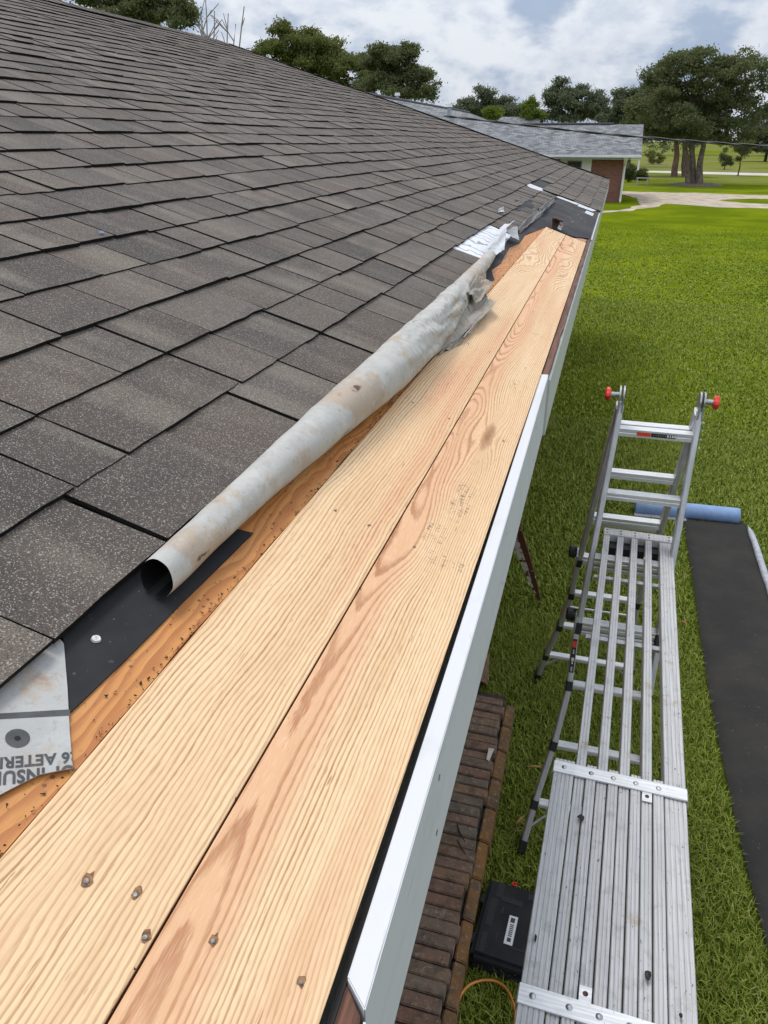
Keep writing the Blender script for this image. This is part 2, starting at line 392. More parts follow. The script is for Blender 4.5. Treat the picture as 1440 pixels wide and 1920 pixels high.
def m_brick(name, cols, sc=14.0):
    m, g = material(name); p = g.pos(); t = g.n('ObjectInfo').outputs['Random']
    c = g.ramp(t, [(i/(len(cols)-1), q) for i, q in enumerate(cols)])
    n = g.noise(p, sc, 6, 0.7); n2 = g.noise(p, sc*3.2, 5, 0.7)
    c = g.mix(g.mul(g.sstep(n, 0.44, 0.66), 0.70), c, (0.085, 0.075, 0.062))
    c = g.mix(g.mul(g.sstep(n2, 0.52, 0.70), 0.65), c, (0.36, 0.31, 0.25))
    c = g.mix(g.mul(g.sstep(g.noise(p, 6.0, 4), 0.58, 0.70), 0.5), c, (0.10, 0.060, 0.022))
    g.out(c, 0.92, 0, g.bump(g.add(n2, n), 0.8, 0.006), 0.2); return m

def m_leaf(name, a, b, c):
    m, g = material(name); t = g.sep(g.attr('tone').outputs['Vector'])
    base = g.mix(t[0], a, b); base = g.mix(g.sstep(t[1], 0.75, 1.0), base, c)
    d = g.n('BsdfDiffuse', None, Color=base); tr = g.n('BsdfTranslucent', None, Color=g.mix(0.5, base, c))
    mx = g.nt.nodes.new('ShaderNodeMixShader'); mx.inputs[0].default_value = 0.38
    g.nt.links.new(d.outputs[0], mx.inputs[1]); g.nt.links.new(tr.outputs[0], mx.inputs[2])
    o = g.nt.nodes.new('ShaderNodeOutputMaterial'); g.nt.links.new(mx.outputs[0], o.inputs[0]); return m

M_SHINGLE = m_shingle()
M_CUT = m_simple('cut_asphalt_edge', (0.016, 0.015, 0.014), 0.9, 0, 0.3, 200, 0.3, 0.1)
M_BOARD1 = m_board('pine_board_fine', 0.345, 0.03, 0.04, 176.0, 2.0,
                   [(0.20, 3.75, 0.05, 0.35, 0.05, 0), (0.19, 4.55, 0.05, 0.30, -0.05, 0)], 0.85, (), 0.023)
M_BOARD2 = m_board('pine_board_cathedral', 0.128, 0.030, 0.085, 232.0, 11.0,
                   [(0.066, 1.540, 0.021, 0.135, 0.026, 0.85), (0.100, 1.02, 0.030, 0.11, 0.018, 0),
                    (0.118, 1.42, 0.02, 0.16, -0.016, 0), (0.05, 4.6, 0.05, 0.35, 0.05, 0), (0.09, 3.8, 0.04, 0.35, -0.05, 0)], 0.45,
                   ('heart', (0.062, 1.20, 0.020, 0.085, 0.85), (0.082, 1.06, 0.022, 0.035, 0.8), (0.045, 0.99, 0.035, 0.02, 0.6),
                    (0.062, 1.95, 0.014, 0.06, 0.7), (0.06, 2.55, 0.03, 0.02, 0.5)), 0.015)
M_OLDPLY = m_oldply()
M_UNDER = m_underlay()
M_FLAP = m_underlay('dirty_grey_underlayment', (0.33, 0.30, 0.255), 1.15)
M_LINER = m_underlay('white_liner', (0.62, 0.63, 0.65), 0.30, 0, True)
M_FELT = m_felt()
M_FELT_FAR = m_felt('weathered_black_felt', (0.036, 0.036, 0.040), (0.070, 0.066, 0.064))
M_FELT_LAWN = m_felt('felt_on_lawn', (0.028, 0.027, 0.026), (0.040, 0.037, 0.032))
M_DECK = m_simple('dark_decking', (0.05, 0.04, 0.032), 0.9)
M_WHITE = m_white_paint()
M_GREYPAINT = m_white_paint('old_cream_paint', (0.50, 0.51, 0.47))
M_RUSTWOOD = m_weathered('weathered_brown_wood', (0.165, 0.075, 0.048), (0.42, 0.36, 0.32), 0.66)
M_STICK = m_weathered('peeling_brown_board', (0.15, 0.058, 0.035), (0.60, 0.58, 0.53), 0.60)
M_PAINTFLAKE = m_weathered('peeling_white_board', (0.17, 0.07, 0.045), (0.62, 0.60, 0.55), 0.42)
M_ALU = m_alu(); M_ALU_P = m_alu('plank_aluminium', (0.50, 0.495, 0.49), 0.28, 0.48, 1.25, (240.0, 4.0, 60.0))
M_ALU_D = m_alu('ladder_rail_aluminium', (0.56, 0.565, 0.58), 0.55, 0.40, 0.35, (160.0, 30.0, 8.0))
M_BLACK = m_simple('black_plastic', (0.018, 0.018, 0.020), 0.45, 0, 0.2, 20)
M_CASE = m_simple('charcoal_plastic', (0.019, 0.0195, 0.022), 0.6, 0, 0.25, 12, 0.1, 0.25)
M_RED = m_simple('red_plastic', (0.72, 0.055, 0.025), 0.4, 0, 0.12, 30)
M_STEEL = m_simple('zinc_steel', (0.42, 0.42, 0.43), 0.38, 0.8, 0.25, 60)
M_NAIL = m_simple('dull_nail', (0.27, 0.26, 0.25), 0.5, 0.3, 0.5, 300)
M_ORANGE = m_simple('orange_hose', (0.60, 0.215, 0.040), 0.45, 0, 0.15, 20)
M_BLUE = m_simple('blue_film', (0.20, 0.31, 0.52), 0.42, 0, 0.12, 12, 0.06)
M_SILVER = m_simple('grey_film', (0.36, 0.37, 0.42), 0.4, 0, 0.2, 18, 0.1)
M_BRICK = m_brick('old_brick', [(0.235, 0.130, 0.090), (0.215, 0.165, 0.120), (0.255, 0.158, 0.092), (0.225, 0.142, 0.105), (0.180, 0.148, 0.110)])
M_EDGE = m_brick('orange_stained_brick', [(0.250, 0.118, 0.034), (0.195, 0.108, 0.048), (0.265, 0.130, 0.036)])
M_MORTAR = m_simple('dark_mortar', (0.055, 0.047, 0.038), 0.95, 0, 0.3, 30, 0.5)
M_INK = m_simple('grey_ink', (0.050, 0.052, 0.056), 0.7, 0, 0.3, 60)
M_INKB = m_simple('label_recess_black', (0.014, 0.014, 0.015), 0.4, 0, 0.1, 60)
M_LABELW = m_simple('white_label', (0.74, 0.74, 0.73), 0.5, 0, 0.05, 60)
M_TORN = m_simple('torn_wood_fibre', (0.34, 0.18, 0.085), 0.85, 0, 0.5, 260, 0.6)
M_DEBRIS = m_simple('debris', (0.030, 0.018, 0.012), 0.95, 0, 0.5, 200)
M_WALLBRICK, _g = material('red_brick_wall')
_p = _g.obj(); _x, _y, _z = _g.sep(_g.pos())[:3]
_bt = _g.n('TexBrick', None, Vector=_g.vec(_g.add(_x, _y), _z, 0.0), Scale=1.0, Mortar_Size=0.008)
_bt.inputs['Brick Width'].default_value = 0.21; _bt.inputs['Row Height'].default_value = 0.075
_bt.inputs['Color1'].default_value = (0.29, 0.110, 0.080, 1); _bt.inputs['Color2'].default_value = (0.19, 0.075, 0.058, 1)
_bt.inputs['Mortar'].default_value = (0.24, 0.19, 0.165, 1)
_c = _g.mix(_g.mul(_g.sstep(_g.noise(_g.pos(), 3.0, 4), 0.55, 0.7), 0.35), _bt.outputs[0], (0.30, 0.18, 0.14))
_g.out(_c, 0.9, 0, None, 0.2)

# ------------------------------------------------------------------ ground
def m_lawn():
    m, g = material('lawn'); p = g.pos(); x, y, z = g.sep(p)[:3]
    n = g.noise(p, 0.35, 5, 0.6); n2 = g.noise(p, 2.2, 5, 0.65); n3 = g.noise(p, 45.0, 4, 0.7)
    c = g.mix(g.sstep(n, 0.35, 0.68), (0.098, 0.138, 0.007), (0.168, 0.205, 0.008))
    c = g.mix(g.mul(g.sstep(n2, 0.50, 0.72), 0.45), c, (0.072, 0.118, 0.008))
    c = g.mix(g.mul(g.sstep(n3, 0.48, 0.68), 0.45), c, (0.050, 0.082, 0.007))
    far = g.sstep(y, 55.0, 78.0)
    c = g.mix(g.mul(far, g.sstep(g.noise(p, 0.06, 4), 0.38, 0.55)), c, (0.175, 0.175, 0.060))
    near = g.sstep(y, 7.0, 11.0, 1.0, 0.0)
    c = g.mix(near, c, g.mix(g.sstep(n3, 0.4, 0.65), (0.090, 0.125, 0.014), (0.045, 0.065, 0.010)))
    g.out(c, 1.0, 0, g.bump(g.add(n3, n2), 0.5, 0.03), 0.0); return m
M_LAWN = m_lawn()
gs = []
for xs in ((-900, 900),):
    gs = MB().addvf([(-900, -60, 0), (900, -60, 0), (900, 1500, 0), (-900, 1500, 0)], [(0, 1, 2, 3)])
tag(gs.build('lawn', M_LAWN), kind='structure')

def ground_poly(name, pts, z, mat, jitter=0.0):
    P = []
    for i, (a, b) in enumerate(zip(pts, pts[1:] + pts[:1])):
        a = atz(*a, 0); b = atz(*b, 0)
        for k in range(8):
            t = k/8; q = a.lerp(b, t); q.z = z
            if jitter: q.x += jitter*(mnoise.noise(q*0.9) ); q.y += jitter*2*(mnoise.noise(q*0.7 + Vector((5, 5, 5))))
            P.append(q)
    return tag(MB().addvf(P, [tuple(range(len(P)))]).build(name, mat), kind='structure')
M_DRIVE = m_simple('pale_gravel', (0.40, 0.33, 0.25), 0.95, 0, 0.30, 1.6, 0.5)
M_ROAD = m_simple('pale_road', (0.46, 0.44, 0.38), 0.9, 0, 0.12, 0.4)
ground_poly('driveway', [(1060,398),(1128,396),(1178,391),(1199,384),(1197,374),(1180,367),(1150,363),(1163,359),(1300,362),(1460,367),(1900,378),(1900,382),(1460,373),(1385,373),(1345,376),(1400,381),(1460,383),(1900,393),(1900,398),(1460,391),(1380,390),(1290,385),(1243,382),(1232,389),(1200,391),(1178,395),(1128,400),(1060,402)], 0.006, M_DRIVE, 0.25)
ground_poly('road', [(1150,318.5),(1440,325),(2000,336),(2000,341),(1440,329.5),(1300,326),(1150,321.5)], 0.006, M_ROAD)

# grass blades, dense near the house and thinning with distance
FELT = [(1.37, 6.42), (1.475, 6.40), (1.44, 5.0), (1.40, 3.6), (1.36, 2.2), (1.34, 1.0)]   # right edge (x, y), replaced below
def m_blade():
    m, g = material('grass_blade'); t = g.sep(g.attr('tone').outputs['Vector'])
    c = g.mix(t[0], (0.120, 0.162, 0.019), (0.320, 0.370, 0.064))
    c = g.mix(g.sstep(t[1], 0.90, 1.0), c, (0.42, 0.38, 0.14))
    g.out(c, 0.6, 0, None, 0.12); return m
M_BLADE = m_blade()
felt_poly = [atz(*q, 0).to_2d() for q in ((1284,985),(1312,1180),(1345,1380),(1385,1560),(1425,1720),(1470,1900),(1900,1900),(1700,1500),(1500,1180),(1398,985))]
def in_poly(X, Y, poly):
    ins = np.zeros(len(X), bool); j = len(poly) - 1
    for i in range(len(poly)):
        xi, yi = poly[i]; xj, yj = poly[j]
        c = ((yi > Y) != (yj > Y)) & (X < (xj - xi)*(Y - yi)/((yj - yi) + 1e-12) + xi); ins ^= c; j = i
    return ins
def grass(name, x0, x1, y0, y1, dens, hgt, wid, slope=0.0, seed=1, keep=None):
    r = np.random.default_rng(seed); n = int((x1-x0)*(y1-y0)*dens)
    X = r.uniform(x0, x1, n); Y = r.uniform(y0, y1, n); X = X + slope*np.maximum(0, (Y-y0))*(X - x0)/(x1 - x0)
    k = ~in_poly(X, Y, felt_poly) & ~in_poly(X + 0.025, Y, felt_poly); k &= ~((X < -0.19) & (Y < 3.55)); k &= ~((X > -0.17) & (X < 0.13) & (Y > 1.96) & (Y < 2.33))
    if keep: k &= r.random(n) > np.clip((Y - y0)/(y1 - y0), 0, 1)**0.8
    X, Y = X[k], Y[k]; n = len(X)
    clump = np.array([mnoise.noise(Vector((a*3.0, b*3.0, 0))) for a, b in zip(X[::8], Y[::8])]); clump = np.repeat(clump, 8)[:n] if len(clump)*8 >= n else np.resize(clump, n)
    H = hgt*r.uniform(0.55, 1.25, n)*(1 + 0.3*clump); W = wid*r.uniform(0.7, 1.3, n)
    az = r.uniform(0, 2*np.pi, n); lean = r.uniform(0.25, 1.35, n)
    dx, dy = np.cos(az), np.sin(az); px, py = -dy, dx
    L1 = H*0.55; L2 = H*0.6
    zb = np.zeros(n) - 0.003
    V = np.zeros((n, 5, 3))
    s1 = np.sin(lean*0.6); c1 = np.cos(lean*0.6); s2 = np.sin(np.minimum(lean*1.25, 1.5)); c2 = np.cos(np.minimum(lean*1.25, 1.5))
    V[:,0] = np.stack([X - px*W/2, Y - py*W/2, zb], 1); V[:,1] = np.stack([X + px*W/2, Y + py*W/2, zb], 1)
    mx, my, mz = X + dx*L1*s1, Y + dy*L1*s1, L1*c1
    V[:,2] = np.stack([mx + px*W*0.45, my + py*W*0.45, mz], 1); V[:,3] = np.stack([mx - px*W*0.45, my - py*W*0.45, mz], 1)
    V[:,4] = np.stack([mx + dx*L2*s2, my + dy*L2*s2, mz + L2*c2], 1)
    b = (np.arange(n)*5)[:, None]
    T = np.concatenate([b + [0,1,2], b + [0,2,3], b + [3,2,4]])
    tone = np.stack([np.clip(r.uniform(0, 1, n)*0.75 + 0.25*(clump + 0.5), 0, 1), r.uniform(0, 1, n), r.uniform(0, 1, n)], 1)
    return V.reshape(-1, 3), T, np.repeat(tone, 5, 0)
parts = [grass('g', -0.8, 2.4, 1.3, 4.6, 11500, 0.048, 0.0042, 0.0, 1),
         grass('g', -0.8, 3.2, 4.6, 9.0, 4600, 0.048, 0.0065, 0.0, 2),
         grass('g', -0.8, 5.5, 9.0, 17.0, 1500, 0.040, 0.011, 0.05, 3),
         grass('g', -0.8, 10.5, 17.0, 34.0, 420, 0.032, 0.026, 0.05, 4, True)]
off = 0; VV, TT, AA = [], [], []
for V, T, A in parts: VV.append(V); TT.append(T + off); AA.append(A); off += len(V)
gr = tri_mesh('grass', np.concatenate(VV), np.concatenate(TT), M_BLADE, None, dict(tone=np.concatenate(AA)))
tag(gr, 'short mown green lawn grass beside the house', 'grass', kind='stuff')

# ------------------------------------------------------------------ the house under repair
house = empty('house'); tag(house, 'long low house with brown asphalt shingle roof and new pine boards along the eave', 'house')
UR = 5.15; VH, VC = 10.1, 14.42                       # ridge, ridge end, eave corner
def hip_v(u): return VC + (VH - VC)*(u + 0.03)/(UR + 0.03)
roof = MB()
def rpoly(b, pts, h0, th):
    n = len(pts); top = [rw(u, v, h0) for u, v in pts]; bot = [rw(u, v, h0 - th) for u, v in pts]
    b.addvf(top + bot, [tuple(range(n)), tuple(range(2*n - 1, n - 1, -1))] + [(i, i + n, (i + 1) % n + n, (i + 1) % n) for i in range(n)])
rpoly(roof, [(0.283, -2.5), (UR, -2.5), (UR, VH), (0.283, hip_v(0.283))], -0.008, 0.02)
rpoly(roof, [(-0.012, 5.33), (0.282, 5.33), (0.282, hip_v(0.282)), (-0.012, hip_v(-0.012))], -0.008, 0.02)
A, B_ = rw(UR, VH, 0.0), rw(-0.02, VC, 0.0); xr = A.x
C_ = Vector((2*xr - B_.x, B_.y, B_.z)); Rn = rw(UR, -2.5, 0.0)
roof.addvf([A, B_, C_], [(0, 1, 2)])
roof.addvf([Rn, A, C_, Vector((C_.x, -2.5, C_.z))], [(0, 1, 2, 3)])
roof_o = roof.build('roof', M_DECK, house)

# shingle tabs, course by course
EXPO = 0.150; U0 = 0.386
tabs = []
def course_ranges(n):
    u = U0 + EXPO*n; ve = hip_v(u + 0.05)
    if n >= 3: return [(-2.4, ve)]
    if n == 2: return [(-2.4, ve)]
    if n == 1: return [(-2.4, 7.42), (8.75, ve)]
    if n == 0: return [(-2.4, 3.38), (4.40, 7.50), (7.70, ve)]
    return [(7.72 + 0.03*(-n), ve)]
NC = int((UR - U0)/EXPO)
for n in range(-3, NC + 1):
    ub = U0 + EXPO*n
    if n == -3: ub = -0.034
    ut = ub + EXPO + 0.016 if n > -3 else 0.102
    for (va, vb) in course_ranges(n):
        v = va + random.uniform(-0.10, 0) if va < -2 else va
        if n >= 0 and va < -2:
            cuts = []
            if n == 1: cuts = [0.60, 0.875, 1.095, 1.253, 1.431, 1.683]
            if n == 2: cuts = [0.50, 0.869, 1.096, 1.236, 1.421, 1.688, 1.885, 2.079]
            if n == 0: cuts = [0.28, 0.51, 0.73, 0.98, 1.20, 1.43, 1.70]
        else: cuts = []
        cuts = list(cuts)
        while v < vb - 0.02:
            w = random.choice((0.14, 0.15, 0.17, 0.19, 0.21, 0.23, 0.26)) + random.uniform(-0.01, 0.01)
            v1 = v + w
            if cuts and v1 > cuts[0] - 0.08:
                v1 = cuts.pop(0)
                if v1 - v < 0.05: v1 = v + w
            v1 = min(v1, vb)
            if vb - v1 < 0.06: v1 = vb
            tabs.append((n, ub, ut, v, v1)); v = v1
def cut_edges(o, nseg):
    o.data.materials.append(M_CUT)
    per = 1 + nseg + 2
    o.data.polygons.foreach_set('material_index', [0 if i % per == 0 else 1 for i in range(len(o.data.polygons))])
    return o
def tab_geo(n, ub, ut, v0, v1, detail):
    hb = 0.0085 + random.choice((0.0, 0.0, 0.0016, 0.0034)); gap = random.uniform(0.0020, 0.0034) if v0 < 1.6 else random.uniform(0.0034, 0.0056)
    a, b = v0 + gap, v1 - gap*0.6; sag = random.uniform(-0.0035, 0.0035); sk = random.uniform(-0.003, 0.003)
    lift = random.uniform(0, 0.0025)
    nseg = detail; fr = []
    for i in range(nseg + 1):
        t = i/nseg; fr.append((ub + sag*(1-t) + (sag + random.uniform(-0.002, 0.002))*t + random.uniform(-0.0013, 0.0013), a + (b - a)*t))
    V, UV = [], []
    def P(u, v, h):
        V.append(rw(u, v, h + wav(u, v))); UV.append((u, v, h))
    vmax = hip_v(ub); vtop = hip_v(ut)
    for (u, v) in fr: P(u, min(v, hip_v(u)), hb + lift)
    for (u, v) in fr: P(u + 0.0005, min(v, hip_v(u)), max(0.0002, hb - 0.0068))
    P(ut, min(b + sk, hip_v(ut)), hb - 0.0062); P(ut, min(a + sk, hip_v(ut)), hb - 0.0062)
    P(ut, min(b + sk, hip_v(ut)), 0.0); P(ut, min(a + sk, hip_v(ut)), 0.0)
    k = nseg + 1; tr, tl, br_, bl = 2*k, 2*k + 1, 2*k + 2, 2*k + 3
    Fc = [tuple(range(k)) + (tr, tl)] + [(i + 1, i, k + i, k + i + 1) for i in range(nseg)]
    Fc += [(0, tl, bl, k), (k - 1, 2*k - 1, br_, tr)]
    r = random.random()
    tone = (random.betavariate(2.2, 2.2), max(0, random.gauss(0.35, 0.3)), random.uniform(0, 50))
    return V, Fc, UV, [tone]*len(V)
def tab_area(t):
    n, ub, ut, v0, v1 = t
    P = [proj(rw(*q, 0.01)) for q in ((ub, v0), (ub, v1), (ut - 0.016, v1), (ut - 0.016, v0))]
    if any(p is None for p in P): return 0
    cx = sum(p[0] for p in P)/4; cy = sum(p[1] for p in P)/4
    if not (-60 < cx < 1500 and -60 < cy < 1980): return 0
    return abs(sum(P[i][0]*P[(i+1) % 4][1] - P[(i+1) % 4][0]*P[i][1] for i in range(4)))/2
ar = sorted(range(len(tabs)), key=lambda i: -tab_area(tabs[i])); near = set(ar[:300])
fv, ff, fu, ft = [], [], [], []
for i, t in enumerate(tabs):
    if i in near:
        V, Fc, UV, TN = tab_geo(*t, 5); cut_edges(mesh('shingle', V, Fc, M_SHINGLE, roof_o, False, dict(uvh=UV, tone=TN)), 5)
    else:
        V, Fc, UV, TN = tab_geo(*t, 2); o = len(fv); fv += V; ff += [tuple(j + o for j in f) for f in Fc]; fu += UV; ft += TN
tag(cut_edges(mesh('shingle_field', fv, ff, M_SHINGLE, roof_o, False, dict(uvh=fu, tone=ft)), 2), kind='stuff')
# caps along ridge and hip
capV, capF, capU, capT = [], [], [], []
def cap_run(P0, P1, side0, side1, L=0.15, w=0.14):
    d = (P1 - P0); n = int(d.length/L); d.normalize()
    for i in range(n):
        a = P0 + d*(i*L - 0.02); b = P0 + d*((i + 1)*L + 0.02); up = Vector((0, 0, 1))
        o = len(capV); j = random.uniform(-0.008, 0.008)
        for (q, hh) in ((a, 0.012), (b, 0.018)):
            for sd, k in ((side0, w), (None, 0), (side1, w)):
                p = q + up*hh + (sd*(k + j) if sd else up*0.006); capV.append(p); capU.append((p.x, p.y, 0))
        tn = (random.betavariate(2, 2), random.random()*0.6, random.random()*50); capT.extend([tn]*6)
        capF.extend([(o, o + 1, o + 4, o + 3), (o + 1, o + 2, o + 5, o + 4), (o + 3, o + 4, o + 5)])
sl = Vector((CT, 0, -ST)); sr = Vector((-CT, 0, -ST))
cap_run(rw(UR, VH), rw(UR, -2.4), sl, sr)
hd = (B_ - A).normalized(); hn = Vector((ST, 0, CT)); hs = hd.cross(hn).normalized()
if hs.x > 0: hs = -hs
hipn = (B_ - A).cross(C_ - A).normalized(); hipn = hipn if hipn.z > 0 else -hipn; hs2 = hd.cross(hipn).normalized(); hs2 = hs2 if hs2.y > 0 else -hs2
cap_run(B_, A, hs, hs2, 0.15, 0.13)
tag(mesh('ridge_cap', capV, capF, M_SHINGLE, roof_o, False, dict(uvh=capU, tone=capT)), kind='stuff')

def roof_slab(name, pts, h, th, mat, parent, sub=0.06, warp=0.0, seed=0):
    """flat piece lying on the roof: outline in (u, v)"""
    n = len(pts)
    top = [rw(u, v, h + warp*mnoise.noise(Vector((u*14, v*9, seed)))) for u, v in pts]; bot = [rw(u, v, h - th) for u, v in pts]
    uv = [(u, v, h) for u, v in pts]*2
    V = top + bot; Fc = [tuple(range(n)), tuple(range(2*n - 1, n - 1, -1))] + [(i, i + n, (i + 1) % n + n, (i + 1) % n) for i in range(n)]
    o = mesh(name, V, Fc, mat, parent, False, dict(uvh=uv))
    if o.data.polygons[0].normal.dot(Vector((ST, 0, CT))) < 0: o.data.flip_normals()
    return o
def strip(u0, u1, v0, v1, jag=0.0, step=0.05, seed=0):
    P = [(u0 + jag*mnoise.noise(Vector((v0 + i*step, seed, 0))*6), v0 + i*step) for i in range(int((v1 - v0)/step) + 1)]
    return P + [(u1, v1), (u1, v0)]
# the two new pine boards
b1 = roof_slab('pine_board', strip(0.1432, 0.2815, -0.9, 5.30), 0.0, 0.019, M_BOARD1, house)
b1['label'] = 'new pine board with fine straight grain, upslope of the pair'
b2 = roof_slab('pine_board', strip(0.0005, 0.1410, -0.9, 5.30), 0.0, 0.019, M_BOARD2, house)
b2['label'] = 'new pine board with knot and reddish cathedral grain along the eave'
for b in (b1, b2):
    md = b.modifiers.new('bevel', 'BEVEL'); md.width = 0.0012; md.segments = 2; md.limit_method = 'ANGLE'
old = roof_slab('old_plywood', [(0.2835 + 0.0025*mnoise.noise(Vector((0, -0.9 + i*0.04, 3))*9), -0.9 + i*0.04) for i in range(155)] + [(0.283, 5.32), (0.389, 5.32), (0.389, -0.9)], -0.0035, 0.004, M_OLDPLY, house)
old['label'] = 'strip of old orange plywood left bare above the new boards'
# nails
def nail_at(u, v, size, bd):
    r = random.Random(int(u*1e5 + v*1e3)); P = []
    for i in range(12):
        a = 2*math.pi*i/12; k = size*(0.75 + 0.6*r.random()); P.append(rw(u + 0.8*k*math.cos(a), v + 1.35*k*math.sin(a), 0.0004))
    c = rw(u, v, 0.0004); MB().addvf(P + [c], [(i, (i + 1) % 12, 12) for i in range(12)]).build('torn_grain', M_TORN, bd)
    q = MB(); cu, cv = u + 0.1*size, v - 0.35*size; k = size*0.50
    ring0 = [rw(cu + k*math.cos(2*math.pi*i/10), cv + k*math.sin(2*math.pi*i/10), 0.0008) for i in range(10)]
    ring1 = [rw(cu + 0.8*k*math.cos(2*math.pi*i/10), cv + 0.8*k*math.sin(2*math.pi*i/10), 0.0016) for i in range(10)]
    q.addvf(ring0 + ring1, [(i, (i + 1) % 10, 10 + (i + 1) % 10, 10 + i) for i in range(10)] + [tuple(range(10, 20))])
    q.build('nail', M_NAIL, bd)
for px, py, sz in ((165,1650,.0050),(256,1676,.0044),(274,1756,.0044),(401,1763,.0041),(565,1841,.0036)):
    u, v = ruv(px, py); nail_at(u, v, sz, b1 if u > 0.142 else b2)
for px, py in ((629,957),(692,985),(777,1025),(774,755),(842,785),(944,827),(878,645),(918,660),(985,690),(945,560),(1000,585),(965,720)):
    u, v = ruv(px, py)
    if 0.004 < u < 0.28: nail_at(u, v, 0.0028, b1 if u > 0.142 else b2)
for px, py in ((75,1548),(556,962),(838,1010) ,(935,452),(958,478),(905,560),(920,595),(945,540)):
    u, v = ruv(px, py)
    if 0.285 < u < 0.37:
        P = [rw(u + 0.005*math.cos(2*math.pi*i/9)*random.uniform(.6, 1.3), v + 0.007*math.sin(2*math.pi*i/9)*random.uniform(.6, 1.3), -0.0031) for i in range(9)]
        MB().addvf(P, [tuple(range(9))]).build('knot_hole', M_DEBRIS, old)
# crumbs caught in the joint
cr = MB()
for i in range(1300):
    v = -0.3 + 4.6*random.random()**1.5; u = 0.2832 + abs(random.gauss(0, 0.004)) if random.random() < 0.75 else random.uniform(0.286, 0.335)
    if random.random() < 0.12: u = 0.1416 + random.uniform(-0.001, 0.0015)
    s = random.uniform(0.0008, 0.0026)
    c = rw(u, v, -0.002 if u > 0.2 else -0.001)
    T = [c + Vector((random.uniform(-1, 1), random.uniform(-1, 1), random.uniform(-0.4, 1)))*s for _ in range(4)]
    cr.addvf(T, [(0, 1, 2), (0, 2, 3), (0, 3, 1), (1, 3, 2)])
tag(cr.build('debris', M_DEBRIS, house), kind='stuff')

# black felt patches and torn liner on the deck
f1 = roof_slab('felt_patch', [(0.325,0.455),(0.321,0.55),(0.319,0.66),(0.316,0.76),(0.3135,0.850),(0.348,0.838),(0.50,0.80),(0.50,0.60),(0.387,0.531)], -0.0005, 0.0022, M_FELT, house)
f1['label'] = 'small black felt patch under the near end of the roll'
mf = [(0.330,2.62),(0.321,2.80),(0.308,2.95),(0.302,3.12),(0.322,3.19),(0.341,3.28),(0.331,3.5),(0.345,3.75),(0.357,4.0),(0.335,4.25),(0.345,4.60),(0.318,4.9),(0.300,5.10),(0.281,5.318)]
f2 = roof_slab('felt_sheet', mf + [(0.21,5.335),(0.13,5.345),(0.075,5.39),(0.03,5.52),(-0.020,5.60),(-0.020,7.80),(0.60,7.80),(0.60,2.62)], 0.0006, 0.0035, M_FELT_FAR, house)
f2['label'] = 'weathered black felt around the far end of the new boards'
roof_slab('felt_patch', [(0.53,7.38),(0.70,7.38),(0.70,8.80),(0.53,8.80)], 0.0018, 0.002, M_FELT_FAR, house)
M_LINERL, g = material('wrinkle_shaded_liner'); uv = g.attr('uvh').outputs['Vector']; u, v, _ = g.sep(uv)[:3]
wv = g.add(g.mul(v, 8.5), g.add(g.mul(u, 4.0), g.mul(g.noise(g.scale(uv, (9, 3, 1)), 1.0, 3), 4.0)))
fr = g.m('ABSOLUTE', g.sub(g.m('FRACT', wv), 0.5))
c = g.mix(g.sstep(fr, 0.05, 0.12, 0.75, 0.0), (0.66, 0.67, 0.70), (0.10, 0.10, 0.11))  # dark lines paint the shade of folds into the liner colour
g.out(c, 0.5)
roof_slab('white_liner', [(0.386,3.40),(0.545,3.36),(0.545,4.42),(0.40,4.36),(0.385,3.9)], 0.0022, 0.001, M_LINERL, house)
for pts in ([(0.715,7.55),(0.56,7.36),(0.54,7.50),(0.545,7.86),(0.69,7.78)],
            [(0.575,7.40),(0.40,7.50),(0.385,7.64),(0.55,7.60)],
            [(0.385,7.52),(0.19,7.58),(0.19,7.80),(0.385,7.74)],
            [(0.180,7.50),(0.04,7.55),(0.01,7.80),(0.180,7.82)],
            [(0.10,7.14),(0.03,7.18),(0.02,7.42),(0.085,7.40)]):
    roof_slab('liner_strip', [(u + random.uniform(-.008, .008), v + random.uniform(-.02, .02)) for u, v in pts], 0.0055, 0.002, M_LINER, house, warp=0.004)
ex = roof_slab('broken_deck_edge', [(0.004,5.305),(0.085,5.315),(0.07,5.37),(0.035,5.46),(0.004,5.50)], -0.002, 0.015, m_simple('raw_pink_wood', (0.40, 0.20, 0.13), 0.8, 0, 0.3, 40, 0.3), house)
fl = MB()
for i in range(36):
    u, v = random.uniform(0.0, 0.22), random.uniform(5.6, 7.5); s = random.uniform(0.004, 0.013)
    fl.addvf([rw(u + s*random.uniform(-1, 1), v + 2*s*random.uniform(-1, 1), 0.003) for _ in range(3)], [(0, 1, 2)])
tag(fl.build('paint_flakes', m_simple('flakes', (0.42, 0.33, 0.29), 0.8), house), kind='stuff')
# roofing nail with a broad head in the near felt patch
nu, nv = ruv(180, 1199)
q = MB(); k = 0.0055
q.addvf([rw(nu + k*math.cos(2*math.pi*i/14), nv + k*math.sin(2*math.pi*i/14), 0.000) for i in range(14)] + [rw(nu + .85*k*math.cos(2*math.pi*i/14), nv + .85*k*math.sin(2*math.pi*i/14), 0.0022) for i in range(14)],
        [(i, (i + 1) % 14, 14 + (i + 1) % 14, 14 + i) for i in range(14)] + [tuple(range(14, 28))])
q.build('roofing_nail', m_simple('worn_cap', (0.52, 0.51, 0.49), 0.6, 0, 0.3, 300), f1)

